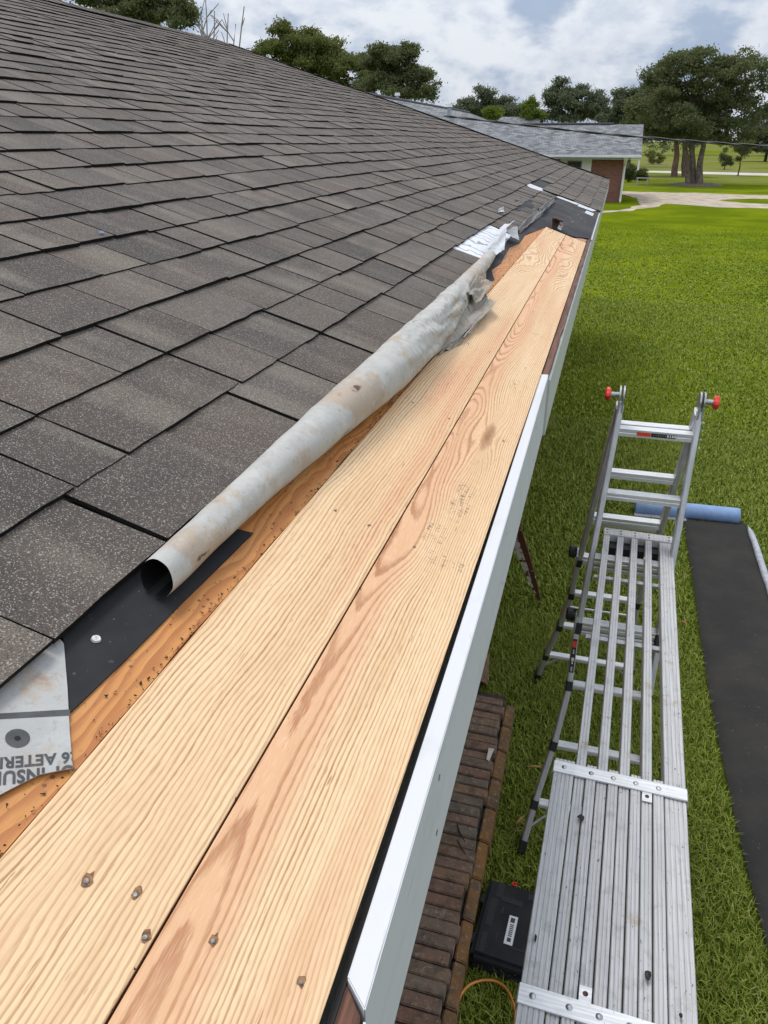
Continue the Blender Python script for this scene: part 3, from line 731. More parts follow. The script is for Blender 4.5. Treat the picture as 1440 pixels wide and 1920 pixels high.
# fascia: new white board with an open gap behind it, old boards before and beyond
def fx(v): return -0.131 - 0.0055*(v - 0.35)
fb = MB(); z1, z0 = 2.442, 2.262; tk = 0.0215
fb.hexa([(fx(.351), .351, z0), (fx(.333)+tk, .330, z0), (fx(2.16)+tk, 2.16, z0), (fx(2.16), 2.16, z0),
         (fx(.351), .351, z1), (fx(.333)+tk, .330, z1), (fx(2.16)+tk, 2.16, z1), (fx(2.16), 2.16, z1)])
o = fb.build('fascia_board', M_WHITE, house, 0.0012); o['label'] = 'new white painted fascia board'
fb = MB().hexa([(fx(.351), -1.2, z0), (fx(.333)+tk, -1.2, z0), (fx(.333)+tk, .3285, z0), (fx(.351), .3495, z0),
         (fx(.351), -1.2, z1 - .006), (fx(.333)+tk - .003, -1.2, z1 - .006), (fx(.333)+tk - .003, .3285, z1 - .006), (fx(.351), .3495, z1 - .006)])
o = fb.build('fascia_end', M_RUSTWOOD, house, 0.001); o['label'] = 'bare brown wood where the white fascia ends'
MB().box((fx(.33)+tk - .0005, -1.2, z0 - .001), (fx(.33)+tk + .0016, .3275, z1 - .010)).build('fascia_paint', M_WHITE, house)
for v, z in ((0.62, 2.40), (0.62, 2.31), (1.22, 2.405), (1.22, 2.30), (1.82, 2.40), (1.82, 2.31)):
    xx = fx(v) + tk; n = 9
    MB().addvf([Vector((xx + .0007, v + .004*math.cos(2*math.pi*k/n), z + .004*math.sin(2*math.pi*k/n))) for k in range(n)], [tuple(range(n))]).build('fascia_nail', M_NAIL, house)
gapm = m_simple('gap_black', (0.012, 0.012, 0.013), 0.6)
MB().box((-0.1385, -1.2, 2.30), (-0.1330, 2.15, 2.428)).build('dark_gap_fill', gapm, house)  # solid black box stands in for the dark of the open gap
fo = MB(); x0, x1 = -0.1375, -0.1135
fo.hexa([(x0, 2.165, z0 - .01), (x1, 2.165, z0 - .01), (x1, VC, z0 - .01), (x0, VC, z0 - .01), (x0, 2.165, 2.425), (x1, 2.165, 2.425), (x1, VC, 2.425), (x0, VC, 2.425)])
o = fo.build('old_fascia', M_GREYPAINT, house, 0.002); o['label'] = 'old dull cream fascia along the far eave'
fo = MB(); P = []
N_ = 60
for i in range(N_):
    v = 2.165 + (5.62 - 2.165)*i/(N_ - 1); j = 0.003*mnoise.noise(Vector((v*8, 1, 1)))
    P.append([(-0.1378, v, 2.4262), (-0.1195 + j, v, 2.4262), (-0.1195 + j, v, 2.439 + 0.002*mnoise.noise(Vector((v*11, 4, 1)))), (-0.1378, v, 2.441)])
V = [p for r in P for p in r]; Fc = [(i*4 + j, i*4 + (j + 1) % 4, (i + 1)*4 + (j + 1) % 4, (i + 1)*4 + j) for i in range(N_ - 1) for j in range(4)] + [(0, 1, 2, 3)]
o = mesh('rotted_edge', V, Fc, M_RUSTWOOD, house); o['label'] = 'rotted brown wood edge beside the far boards'
MB().box((-0.150, 5.62, 2.428), (-0.109, VC, 2.434)).build('drip_edge', M_GREYPAINT, house)
MB().box((-0.86, -1.6, 2.250), (-0.134, VC, 2.259)).build('soffit', M_GREYPAINT, house)
MB().box((-9.2, -2.4, 0.0), (-0.86, VC - 0.75, 2.26)).build('wall', M_WALLBRICK, house)
MB().box((C_.x, VC - 0.03, 2.25), (-0.108, VC - 0.004, 2.42)).build('end_fascia', M_GREYPAINT, house)

# ------------------------------------------------------------------ peeled-back underlayment rolled along the shingle edge
TUBE = [(0.650,.353,.0235),(.9,.350,.0275),(1.1,.342,.035),(1.3,.333,.042),(1.5,.324,.048),(1.8,.318,.053),(2.1,.322,.050),(2.4,.338,.043),(2.6,.350,.036),(2.8,.360,.031),(3.2,.371,.027),(3.45,.384,.024),(3.62,.394,.014)]
def tube_at(v):
    return tuple(np.interp(v, [t[0] for t in TUBE], [t[k] for t in TUBE]) for k in (1, 2))
V, Fc = [], []; TUV = []; NV, NA = 190, 44
for i in range(NV):
    v = 0.650 + (3.62 - 0.650)*i/(NV - 1); uc, r = tube_at(v)
    for j in range(NA):
        t = j/(NA - 1); a = R(-80 + 335*t)              # from the free edge low on the eave side, over the top, to the shingles
        rr = r*(1 + 0.05*mnoise.noise(Vector((v*2.2, t*3, 1.0))))
        crease = math.exp(-((v - 2.05)/0.38)**2)
        dent = crease*math.exp(-((t - 0.36)/0.12)**2)
        rr *= 1 - 0.30*dent
        rr += r*crease*0.060*math.sin(22*v + 30*t + 3*mnoise.noise(Vector((v*5, t*6, 3))))*(0.25 + math.exp(-((t - 0.34)/0.16)**2))
        fold = crease*(math.exp(-((t - 0.47 - 0.05*math.sin(v*5))/0.030)**2) + 0.8*math.exp(-((t - 0.28 + 0.06*(v - 2))/0.026)**2))
        rr -= r*0.13*fold
        rr += 0.0018*mnoise.noise(Vector((v*14, t*9, 7.0))) + 0.0012*math.sin(v*40 + t*8)*crease
        end = max(0, 1 - (v - 0.650)/0.06)*0.4
        du = -rr*math.cos(a); dh = r + rr*math.sin(a)*(0.98 + 0.04*end)
        if v > 3.3: dh *= 1 - 0.35*(v - 3.3)/0.32*math.sin(t*math.pi)
        TUV.append((t*5.8*0.05, v, 0.0))
        V.append(rw(uc + du, v + 0.010*math.sin(a)*end - 0.012*math.cos(a)*end, max(0.0035, dh + 0.001)))
for i in range(NV - 1):
    for j in range(NA - 1):
        Fc.append((i*NA + j, (i + 1)*NA + j, (i + 1)*NA + j + 1, i*NA + j + 1))
und = empty('underlayment_roll', rw(0.33, 1.8, 0.0))
tag(und, 'long grey roll of stained underlayment peeled back along the shingle edge', 'underlayment')
def orient(o, want):
    me = o.data; s = sum((p.normal.dot(want(p.center)))*p.area for p in me.polygons)
    if s < 0: me.flip_normals()
def sheet_build(name, V, Fc, mat, parent, ref, uvs=None):
    V = [Vector(v) - parent.location for v in V] if parent else V
    o = mesh(name, V, Fc, mat, parent, True, dict(uvh=uvs or [((v + (parent.location if parent else Vector())).x, (v + (parent.location if parent else Vector())).y, 0) for v in map(Vector, V)]))
    orient(o, ref)
    return o
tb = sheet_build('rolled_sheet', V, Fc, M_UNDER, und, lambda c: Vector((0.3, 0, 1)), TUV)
def patch_sheet(corners, nx, ny, amp, freq, seed, fold=0.0):
    V, Fc = [], []
    for i in range(nx):
        for j in range(ny):
            s, t = i/(nx - 1), j/(ny - 1)
            a = [corners[0][k]*(1-s)*(1-t) + corners[1][k]*s*(1-t) + corners[2][k]*s*t + corners[3][k]*(1-s)*t for k in range(3)]
            n_ = mnoise.noise(Vector((s*freq, t*freq, seed))); n2_ = mnoise.noise(Vector((s*freq*2.3, t*freq*2.3, seed + 5)))
            ed = 0.006*mnoise.noise(Vector((s*11, t*11, seed + 9)))
            V.append(rw(a[0] + ed*0.6, a[1] + ed*3, max(0.002, a[2] + amp*(n_ + 0.4*n2_) + fold*math.sin(s*math.pi*2.2 + t*2))))
    for i in range(nx - 1):
        for j in range(ny - 1): Fc.append((i*ny + j, (i+1)*ny + j, (i+1)*ny + j + 1, i*ny + j + 1))
    return V, Fc
# crumpled flap lying out over the upper pine board
for cs, seed in (([(.322,1.80,.060),(.283,1.82,.004),(.231,2.46,.014),(.326,2.92,.048)], 2.0), ([(.275,1.90,.004),(.244,2.10,.006),(.226,2.58,.034),(.270,2.66,.024)], 8.0),
                 ([(.312,2.38,.075),(.268,2.46,.045),(.278,2.80,.040),(.335,2.74,.070)], 15.0)):
    V, Fc = patch_sheet(cs, 26, 22, 0.012, 3.2, seed, 0.006)
    sheet_build('crumpled_flap', V, Fc, M_FLAP, und, lambda c: Vector((0.3, 0, 1)))
# torn liner scraps at the far end of the roll
def scrap(name, label, pieces, mat, cat='scrap'):
    u0_, v0_, _h = pieces[0][0][0]; e = empty(name, rw(u0_, v0_, 0)); tag(e, label, cat)
    for cs, amp, seed in pieces:
        V, Fc = patch_sheet(cs, 14, 14, amp, 2.5, seed, 0.004)
        sheet_build('torn_sheet', V, Fc, mat, e, lambda c: Vector((0.5, -0.4, 1)))
    return e
scrap('torn_liner', 'crumpled white liner scrap sticking up beyond the tip of the grey roll',
      [([(.425,3.55,.030),(.372,3.42,.012),(.352,3.66,.030),(.405,3.95,.085)], .006, 3.0), ([(.440,3.85,.050),(.405,3.92,.080),(.400,4.20,.095),(.450,4.25,.050)], .007, 5.0),
       ([(.415,4.05,.055),(.362,4.05,.040),(.340,4.22,.012),(.385,4.32,.060)], .006, 9.0)], M_LINER)
scrap('grey_flap', 'crumpled grey strip peeled up along the shingle edge beside the far felt',
      [([(.400,4.55,.012),(.372,4.55,.006),(.358,5.80,.012),(.405,5.75,.055)], .020, 4.0), ([(.405,5.65,.05),(.360,5.70,.012),(.365,7.05,.010),(.395,7.10,.030)], .022, 6.0)],
      m_underlay('dusty_grey_sheet', (0.20, 0.20, 0.205), 0.5, 0, True))
e = scrap('shingle_scrap', 'tiny white torn scrap lying on the shingles above the liner', [([(.585,4.98,.022),(.565,4.92,.020),(.548,5.05,.014),(.575,5.16,.030)], .003, 1.0)], M_LINER)
# printed scrap at the lower left
pl = [ruv(*q, 0.003) for q in ((120,1205),(127,1290),(131,1370),(137,1438),(110,1443),(75,1450),(40,1467),(0,1488))]
pp = pl + [(0.36, 0.20), (0.46, 0.20), (0.46, 0.56)]
ps = empty('printed_underlayment'); tag(ps, 'torn grey underlayment scrap with upside-down printing at the lower left', 'underlayment')
M_PRINT = m_underlay('printed_grey_underlayment', (0.43, 0.425, 0.41), 0.85, 0, True)
# (kept just clear of the plywood, tucked under the shingles)
roof_slab('sheet', pp, 0.0016, 0.0012, M_PRINT, ps)
def ink_poly(pts, mat, h, par, name='printed_mark'):
    P = [rw(*ruv(*q, h), h) for q in pts]; return MB().addvf(P, [tuple(range(len(P)))]).build(name, mat, par)
ink_poly([(-60,1341),(131,1330),(132,1341),(-60,1351)], M_INK, 0.0021, ps, 'printed_line')
ring = [(33 + 23.5*math.cos(2*math.pi*i/28), 1384 + 17.5*math.sin(2*math.pi*i/28)) for i in range(28)]
ink_poly(ring, M_INK, 0.0021, ps, 'printed_disc')
ink_poly([(33 + 6*math.cos(2*math.pi*i/16), 1384 + 4.5*math.sin(2*math.pi*i/16)) for i in range(16)], M_PRINT, 0.0024, ps, 'disc_centre')
def text_mesh(body, mat, parent, origin, xdir, ydir, size, name='lettering', squeeze=1.0, clip=None):
    cu = bpy.data.curves.new('t', 'FONT'); cu.body = body; cu.size = 1.0; cu.resolution_u = 3; cu.space_character = 1.05; cu.offset = 0.03
    to = bpy.data.objects.new('t', cu); col.objects.link(to)
    dg = bpy.context.evaluated_depsgraph_get(); me = bpy.data.meshes.new_from_object(to.evaluated_get(dg))
    bpy.data.objects.remove(to); bpy.data.curves.remove(cu)
    xd, yd = Vector(xdir).normalized(), Vector(ydir).normalized(); o_ = Vector(origin)
    inv = Matrix.Translation(parent.location) @ Matrix.Rotation(parent.rotation_euler.z, 4, 'Z'); inv = inv.inverted()
    for v in me.vertices: v.co = inv @ (o_ + xd*(v.co.x*size*squeeze) + yd*(v.co.y*size))
    me.materials.clear(); me.materials.append(mat); me.name = name
    if clip:
        bm = bmesh.new(); bm.from_mesh(me); bmesh.ops.triangulate(bm, faces=bm.faces)
        for _ in range(3):
            bmesh.ops.subdivide_edges(bm, edges=[e for e in bm.edges if e.calc_length() > 0.0012], cuts=1); bmesh.ops.triangulate(bm, faces=bm.faces)
        cx = np.array([-(f.calc_center_median() - rw(0, 0, 0)).x*CT + (f.calc_center_median() - rw(0, 0, 0)).z*ST for f in bm.faces]); cy = np.array([f.calc_center_median().y for f in bm.faces])
        keep_ = in_poly(cx, cy, clip); bm.faces.ensure_lookup_table()
        bmesh.ops.delete(bm, geom=[bm.faces[i] for i in range(len(keep_)) if not keep_[i]], context='FACES'); bm.to_mesh(me); bm.free()
    return link(bpy.data.objects.new(name, me), parent)
def px_text(body, p0, p1, ph, mat, par, h=0.0021, squeeze=1.0):
    """upside-down print: baseline runs from photo point p0 to p1, ph is a point one letter height from p0"""
    a, b, c = (rw(*ruv(*q, h), h) for q in (p0, p1, ph)); text_mesh(body, mat, par, a, b - a, c - a, (c - a).length/0.70, squeeze=squeeze, clip=pp)
px_text('26 AETERI', (147,1409), (0,1421), (148,1428.5), M_INK, ps, squeeze=0.86)
px_text('OF INSUR', (141,1434), (0,1447.5), (142,1457), M_INK, ps, 0.0022, squeeze=0.80)
# rusty chunk at the far end of the boards
M_DARKWOOD = m_weathered('dark_rusty_wood', (0.085, 0.042, 0.030), (0.22, 0.15, 0.11), 0.68)
ch = empty('wood_chunk', rw(0.225, 5.36, 0.0)); tag(ch, 'small rusty brown block standing at the far end of the new boards', 'scrap')
def hx(name, u0, u1, v0, v1, h0, h1, mat, par, tw=0.0):
    P = [rw(u, v, h) for h in (h0, h1) for u, v in ((u1 + tw*h*4, v0), (u0 + tw*h*2, v0 + tw*h*6), (u0, v1), (u1, v1))]
    MB().hexa(P).build(name, mat, par, 0.0015)
hx('block', .212, .242, 5.35, 5.44, 0.001, 0.058, M_DARKWOOD, ch, 0.12); hx('plate', .195, .252, 5.33, 5.45, 0.059, 0.067, M_DARKWOOD, ch)
hx('chip', .182, .200, 5.37, 5.42, 0.004, 0.040, M_STEEL, ch, 0.3)
bs = empty('blue_scrap', rw(*ruv(190, 437), 0.012)); tag(bs, 'small blue plastic scrap lying on a shingle high on the roof', 'scrap')
V, Fc = patch_sheet([(*ruv(184,436,.012),.015),(*ruv(190,439,.012),.014),(*ruv(199,437.5,.012),.016),(*ruv(192,435,.012),.015)], 5, 5, 0.002, 2, 3)
sheet_build('plastic_bit', V, Fc, m_simple('dull_blue', (.10, .16, .28), .6), bs, lambda c: Vector((0, 0, 1)))

# ------------------------------------------------------------------ brick edging below the eave
led = empty('brick_edging', (-0.33, 2.0, 0)); tag(led, 'low weathered brick edging under the white fascia', 'brick edging')
MB().box((-0.86, -0.2, 0.0), (-0.255, 3.50, 0.128)).build('mortar_bed', M_MORTAR, led)
MB().box((-0.262, -0.2, 0.0), (-0.200, 3.42, 0.085)).build('mortar_bed', M_MORTAR, led)
y = 0.9
while y < 3.44:
    w = 0.056 + random.uniform(-0.003, 0.003); j = random.uniform(-0.012, 0.010); hz = 0.150 + random.uniform(-0.006, 0.006)
    b = MB(); t1 = random.uniform(-.003, .003)
    b.hexa([(-0.47, y, .09), (-0.250 + j, y + t1, .09), (-0.250 + j, y + w + t1, .09), (-0.47, y + w, .09),
            (-0.47, y, hz + .004), (-0.252 + j, y + t1, hz), (-0.252 + j, y + w + t1, hz), (-0.47, y + w, hz + .004)])
    b.build('brick', M_BRICK, led, 0.004); y += w + 0.006
y = 0.9
while y < 3.36:
    w = 0.190 + random.uniform(-0.015, 0.01); j = random.uniform(-0.004, 0.004)
    MB().hexa([(-0.244, y, .0), (-0.190 + j, y, .0), (-0.190 + j, y + w, .0), (-0.244, y + w, .0), (-0.244, y, .118), (-0.193 + j, y, .106), (-0.193 + j, y + w, .106), (-0.244, y + w, .118)]).build('edge_brick', M_EDGE, led, 0.006)
    y += w + 0.007
MB().hexa([atz(*q, z) for z in (0.02, 0.20) for q in ((895,1275),(915,1285),(918,1225),(900,1225))]).build('end_brick', M_BRICK, led, 0.008)
pf = empty('paint_chip', atz(918, 1413, 0.165)); tag(pf, 'cream paint chip lying on the brick edging', 'scrap')
MB().hexa([atz(*q, z) for z in (0.152, 0.160) for q in ((912,1424),(917,1427),(927,1404),(916,1402))]).build('chip', m_simple('cream_chip', (0.62, 0.58, 0.48), 0.7), pf)
for k, (pts, lab) in enumerate(((((857,1545),(862,1562),(872,1578)), 'thin dark twig on the bricks, the upper of two'), (((857,1575),(866,1592),(873,1602)), 'thin brown twig on the bricks, the lower of two'))):
    t = empty('twig', atz(*pts[0], 0.16)); tag(t, lab, 'twig', 'twigs on the brick edging')
    MB().tube([atz(*q, 0.162) for q in pts], [0.003, 0.0045, 0.002], 6).build('stem', M_DEBRIS, t)

# broken trim board leaning down from the eave to the grass
sb = empty('broken_board', atz(1015, 1134, 0)); tag(sb, 'broken brown trim board with peeling white paint leaning by the wall', 'board')
bot = atz(1014, 1132, 0.01); top = Vector((-0.36, 4.30, 0.62)); top = aty(962, 985, 4.35)
d = (bot - top).normalized(); side = d.cross(Vector((0, 1, 0.3))).normalized(); nn = side.cross(d).normalized()
P = []
prof = [(0.0, .085), (.25, .080), (.5, .064), (.72, .046), (.88, .026), (1.0, .006)]
for t, w in prof:
    c = top.lerp(bot, t)
    for s_, n_ in ((-1, -1), (1, -1), (1, 1), (-1, 1)): P.append(c + side*s_*w*0.55 + nn*n_*0.009)
Fc = [(i*4 + j, i*4 + (j + 1) % 4, (i + 1)*4 + (j + 1) % 4, (i + 1)*4 + j) for i in range(len(prof) - 1) for j in range(4)] + [(3, 2, 1, 0), tuple(len(P) - 4 + j for j in range(4))]
MB().addvf(P, Fc).build('wood', M_STICK, sb)
LS = 1 if side.x < 0 else -1
LS = 1
SGN = -1 if nn.dot(Vector((0, 0, HCAM)) - bot) > 0 else 1
P2 = []
for t, w in prof[:-1]:
    c = top.lerp(bot, t*0.95)
    for s_, n_ in ((-1.0*LS, 0), (LS*(0.25 - 0.9*t*t + 0.12*math.sin(t*17)), 0)): P2.append(c + side*s_*w*0.55 - nn*0.0105*SGN)
P3 = [p + nn*0.0 for p in P2]
for sgn in (1,):
    MB().addvf(P2, [(2*i, 2*i + 1, 2*i + 3, 2*i + 2) for i in range(len(P2)//2 - 1)]).build('paint_skin', M_PAINTFLAKE, sb)

# ------------------------------------------------------------------ extension plank
pk = empty('scaffold_plank', (0.21, 1.6, 1.40)); tag(pk, 'slatted aluminium extension plank lying across the stepladder rung', 'plank')
PA = R(-1.9); ax = Vector((-math.sin(PA), math.cos(PA), 0)); rx = Vector((math.cos(PA), math.sin(PA), 0))
PO = Vector((0.2115, 1.65, 1.45))                                  # middle of the plank at the middle strap, top face
def pp_(a, l, z): return PO + rx*a + ax*l + Vector((0, 0, z))
def slat_sec(w, th=0.030, ribs=3):
    """channel section with shallow grooves along the tread"""
    pts = [(-w/2, -th), (w/2, -th), (w/2, -0.002), (w/2 - 0.002, 0)]
    n = ribs
    for i in range(n):
        c = w/2 - w*(i + 0.5)/n; gw = 0.0014
        if i < n - 1:
            e = w/2 - w*(i + 1)/n; pts += [(e + gw, 0), (e + gw*0.6, -0.0020), (e - gw*0.6, -0.0020), (e - gw, 0)]
    return pts + [(-w/2 + 0.002, 0), (-w/2, -0.002)]
W = 0.355; we = 0.056; nw_ = 0.0271; gp = (W - 2*we - 8*nw_)/9
xs = []; x = -W/2
for i in range(10):
    w = we if i in (0, 9) else nw_; xs.append((x + w/2, w)); x += w + gp
for i, (xc, w) in enumerate(xs):
    inner = i in (1, 3, 5, 7, 9)
    l0, l1 = (-2.6, 0.035) if not inner else (-0.72 if i != 9 else -2.6, 1.515)
    if i == 9: l0 = -2.6
    zz = 0.0 if not inner else -0.0035
    b = MB().sweep([pp_(xc, l0, zz), pp_(xc, l1, zz)], slat_sec(w, 0.050, 5 if w > 0.04 else 3))
    b.build('slat', M_ALU_P, pk)
def strap(l, name='strap'):
    b = MB(); hw = 0.021
    a0, a1 = -W/2 - 0.004, W/2 + 0.004
    sec = [(a0, -0.040), (a0, -0.002), (a0 + 0.003, 0.0035), (a1 - 0.003, 0.0035), (a1, -0.002), (a1, -0.040), (a1 - 0.0018, -0.040), (a1 - 0.0018, -0.002), (a0 + 0.0018, -0.002), (a0 + 0.0018, -0.040)]
    b.addvf([pp_(a, l - hw, z + 0.0012) for a, z in sec] + [pp_(a, l + hw, z + 0.0012) for a, z in sec],
            [(i, (i + 1) % 10, 10 + (i + 1) % 10, 10 + i) for i in range(10)] + [(9, 8, 7, 2, 1, 0), (7, 6, 5, 4, 3, 2), (10, 11, 12, 17, 18, 19), (12, 13, 14, 15, 16, 17)])
    so = b.build(name, M_ALU, pk)
    for i in (0, 2, 4, 6, 8):
        rv = MB(); c = pp_(xs[i][0], l, 0.0050); n = 12
        V = [c + (rx*math.cos(2*math.pi*k/n) + ax*math.sin(2*math.pi*k/n))*0.0075 for k in range(n)] + [c + (rx*math.cos(2*math.pi*k/n) + ax*math.sin(2*math.pi*k/n))*0.0048 + Vector((0, 0, 0.0026)) for k in range(n)] + [c + Vector((0, 0, .0032))]
        rv.addvf(V, [(k, (k + 1) % n, n + (k + 1) % n, n + k) for k in range(n)] + [(n + k, n + (k + 1) % n, 2*n) for k in range(n)])
        rv.V = [v - so.parent.location for v in map(Vector, rv.V)]
        rv.build('rivet', M_STEEL, so, smooth=True, sub=True)
    return so
strap(0.0); strap(-0.665)
# far end bar with paired holes and a black block painting the dark opening below it
eb = MB().hexa([pp_(a, l, z) for z in (-0.034, 0.0005) for a, l in ((xs[1][0] - .0145, 1.495), (W/2 + .001, 1.495), (W/2 + .001, 1.560), (xs[1][0] - .0145, 1.560))]).build('end_bar', M_ALU_P, pk, 0.002)
for i in (1, 3, 5, 7, 9):
    for l in (1.513, 1.541):
        n = 10; c = pp_(xs[i][0] + (0.012 if i == 9 else 0), l, 0.0012) - pk.location
        h_ = mesh('bolt_hole', [c + (rx*math.cos(2*math.pi*k/n) + ax*math.sin(2*math.pi*k/n))*0.0055 for k in range(n)], [tuple(range(n))], M_INKB, eb)
MB().hexa([pp_(a, l, z) for z in (-0.075, -0.036) for a, l in ((xs[1][0] - .012, 1.44), (W/2 - .004, 1.44), (W/2 - .004, 1.50), (xs[1][0] - .012, 1.50))]).build('dark_opening_block', M_BLACK, pk)
for i, l in ((7, -0.036), (3, -0.625)):
    c0 = pp_(xs[i][0], l, 0.0)
    MB().hexa([pp_(xs[i][0] + a, l + q, z) for z in (-0.001, 0.0018) for a, q in ((-.0128, -.018), (.0128, -.018), (.0128, .016), (-.0128, .016))]).build('tab', M_ALU, pk)
    n = 12
    MB().addvf([pp_(xs[i][0], l, 0.0024) + (rx*math.cos(2*math.pi*k/n) + ax*math.sin(2*math.pi*k/n))*0.0058 for k in range(n)], [tuple(range(n))]).build('screw', M_RUSTWOOD if i == 3 else M_INKB, pk)
# cross bars under the slats keep them together
for l in (-0.3, 0.75, 1.2):
    MB().hexa([pp_(a, l + q, z) for z in (-0.066, -0.0545) for a, q in ((-W/2 + .04, -.012), (W/2 - .01, -.012), (W/2 - .01, .012), (-W/2 + .04, .012))]).build('cross_bar', M_ALU_D, pk)
def flake(px, py, sz, name, label, cat, mat, seed, tall=1.0):
    e = empty(name, atz(px, py, 1.452)); tag(e, label, cat); r = random.Random(seed); n = 8; c = atz(px, py, 1.453)
    top = [c + Vector((math.cos(2*math.pi*k/n)*sz*r.uniform(.5, 1.1), math.sin(2*math.pi*k/n)*sz*tall*r.uniform(.5, 1.1), r.uniform(0.002, 0.007))) for k in range(n)]
    bt = [Vector((p.x, p.y, p.z - 0.0018)) for p in top]
    MB().addvf(top + bt, [tuple(range(n)), tuple(range(2*n - 1, n - 1, -1))] + [(k, k + n, (k + 1) % n + n, (k + 1) % n) for k in range(n)]).build('flake', mat, e)
flake(1090, 1535, .0115, 'felt_flake', 'black felt chip on the plank just below the middle strap', 'scrap', M_FELT, 3)
flake(1214, 1831, .0085, 'felt_flake', 'small black crumb on the plank near the lower strap', 'scrap', M_FELT, 5, 1.4)
flake(1004, 1760, .004, 'felt_flake', 'narrow dark fleck on the outer left slat of the plank', 'scrap', M_FELT, 8, 3.0)
flake(1276, 1905, .0045, 'felt_flake', 'tiny dark fleck at the bottom right of the plank', 'scrap', M_FELT, 9, 1.6)
flake(1208, 1048, .004, 'leaf_bit', 'yellowish leaf bit caught at the far end of the plank', 'leaf', m_simple('leaf_bit', (.45, .42, .18), .7), 2, 3.0)

# ------------------------------------------------------------------ stepladder
lad = empty('stepladder', (0.25, 3.235, 0)); tag(lad, 'aluminium articulated stepladder with red knobs standing on the lawn', 'ladder')
Fy, Ay, By, Az = 2.57, 3.235, 3.90, 2.03
def fp(x, z): return Vector((x + shf(z), Fy + (Ay - Fy)*z/Az, z))
def bp(x, z): return Vector((x + shb(z), By - (By - Ay)*z/Az, z))
XC = 0.285
def shf(z): return np.interp(z, [0.0, 1.0, 2.07], [-0.048, -0.036, 0.012])          # it stands a little out of plumb
def shb(z): return np.interp(z, [0.0, 0.9, 1.4, 2.07], [-0.100, -0.068, -0.034, 0.006])
def xin(z): return np.interp(z, [1.05, 1.3, 1.62, 2.03], [0.172, 0.166, 0.160, 0.158])
def xout(z):                                                    # half width of the outer pair: straight, then flared to the feet
    return np.interp(z, [0.0, 0.25, 0.55, 0.80, 1.00, 1.12], [0.282, 0.250, 0.200, 0.172, 0.174, 0.180])
fup = Vector((0, -Az, (Ay - Fy))).normalized(); bup = Vector((0, Az, (By - Ay))).normalized()
for fn, up, ztop, back in ((fp, fup, 2.03, False), (bp, bup, 2.03, True)):
    for s_ in (-1, 1):
        b = MB().sweep([fn(XC + s_*xin(ztop), ztop), fn(XC + s_*xin(1.07), 1.07)], rrect(0.026, 0.060, 0.006), up); b.build('inner_rail', M_ALU_D, lad)
        zs = [1.13, 1.05, 0.95, 0.86, 0.80, 0.72, 0.55, 0.40, 0.25, 0.05]
        b = MB().sweep([fn(XC + s_*xout(z), z) for z in zs], rrect(0.027, 0.066, 0.006), up); rl = b.build('outer_rail', M_ALU_D, lad)
        f0, f1_ = fn(XC + s_*xout(0.065), 0.065), fn(XC + s_*xout(0.0), 0.003)
        MB().sweep([f0, f1_], rrect(0.036, 0.078, 0.006), up).build('rubber_foot', M_BLACK, lad)
        MB().sweep([fn(XC + s_*xin(1.10), 1.105), fn(XC + s_*xin(1.05), 1.055)], rrect(0.032, 0.068, 0.006), up).build('end_cap', M_BLACK, lad)
        # lock knob on the outer rail
        c = fn(XC + s_*(xout(1.12) + 0.012), 1.13); n = 14; ring = lambda x, r_: [c + Vector((s_*x, r_*math.cos(2*math.pi*k/n)*0.75, r_*math.sin(2*math.pi*k/n))) for k in range(n)]
        kb = MB(); R0, R1, R2, R3 = ring(0, .026), ring(.012, .034), ring(.034, .034), ring(.042, .024)
        kb.addvf(R0 + R1 + R2 + R3, [(q*n + k, q*n + (k + 1) % n, (q + 1)*n + (k + 1) % n, (q + 1)*n + k) for q in range(3) for k in range(n)] + [tuple(range(3*n, 4*n)), tuple(range(n - 1, -1, -1))])
        kb.build('lock_knob', M_BLACK, lad, smooth=False)
        # rungs' end cuffs on the flared part
        for z in (0.82, 0.535, 0.245):
            MB().sweep([fn(XC + s_*xout(z + .022), z + .022), fn(XC + s_*xout(z - .022), z - .022)], rrect(0.0325, 0.0700, 0.006), up).build('rail_cuff', M_BLACK, lad)
    for z in (1.93, 1.665, 1.385, 1.10, 0.82, 0.535, 0.245):
        hw = (xin(z) if z > 1.05 else xout(z)) - 0.010
        a, b_ = fn(XC - hw, z), fn(XC + hw, z); inn = Vector((0, 1 if not back else -1, 0))
        if z > 1.05:
            sec = [(-.024, -.018), (-.008, -.022), (.010, -.022), (.026, -.018), (.026, -.004), (.022, .000), (.026, .004), (.026, .015), (-.024, .015), (-.024, .004), (-.020, .0), (-.024, -.004)]
        else: sec = rrect(0.042, 0.026, 0.006)
        rg = MB().sweep([a, b_], sec).build('rung', M_ALU, lad)
        if z > 1.05 and z < 1.6:
            hw2 = xin(z) - 0.012
            MB().sweep([fn(XC - hw2, z - 0.036), fn(XC + hw2, z - 0.036)], rrect(0.040, 0.022, 0.005)).build('rung', M_ALU, lad)
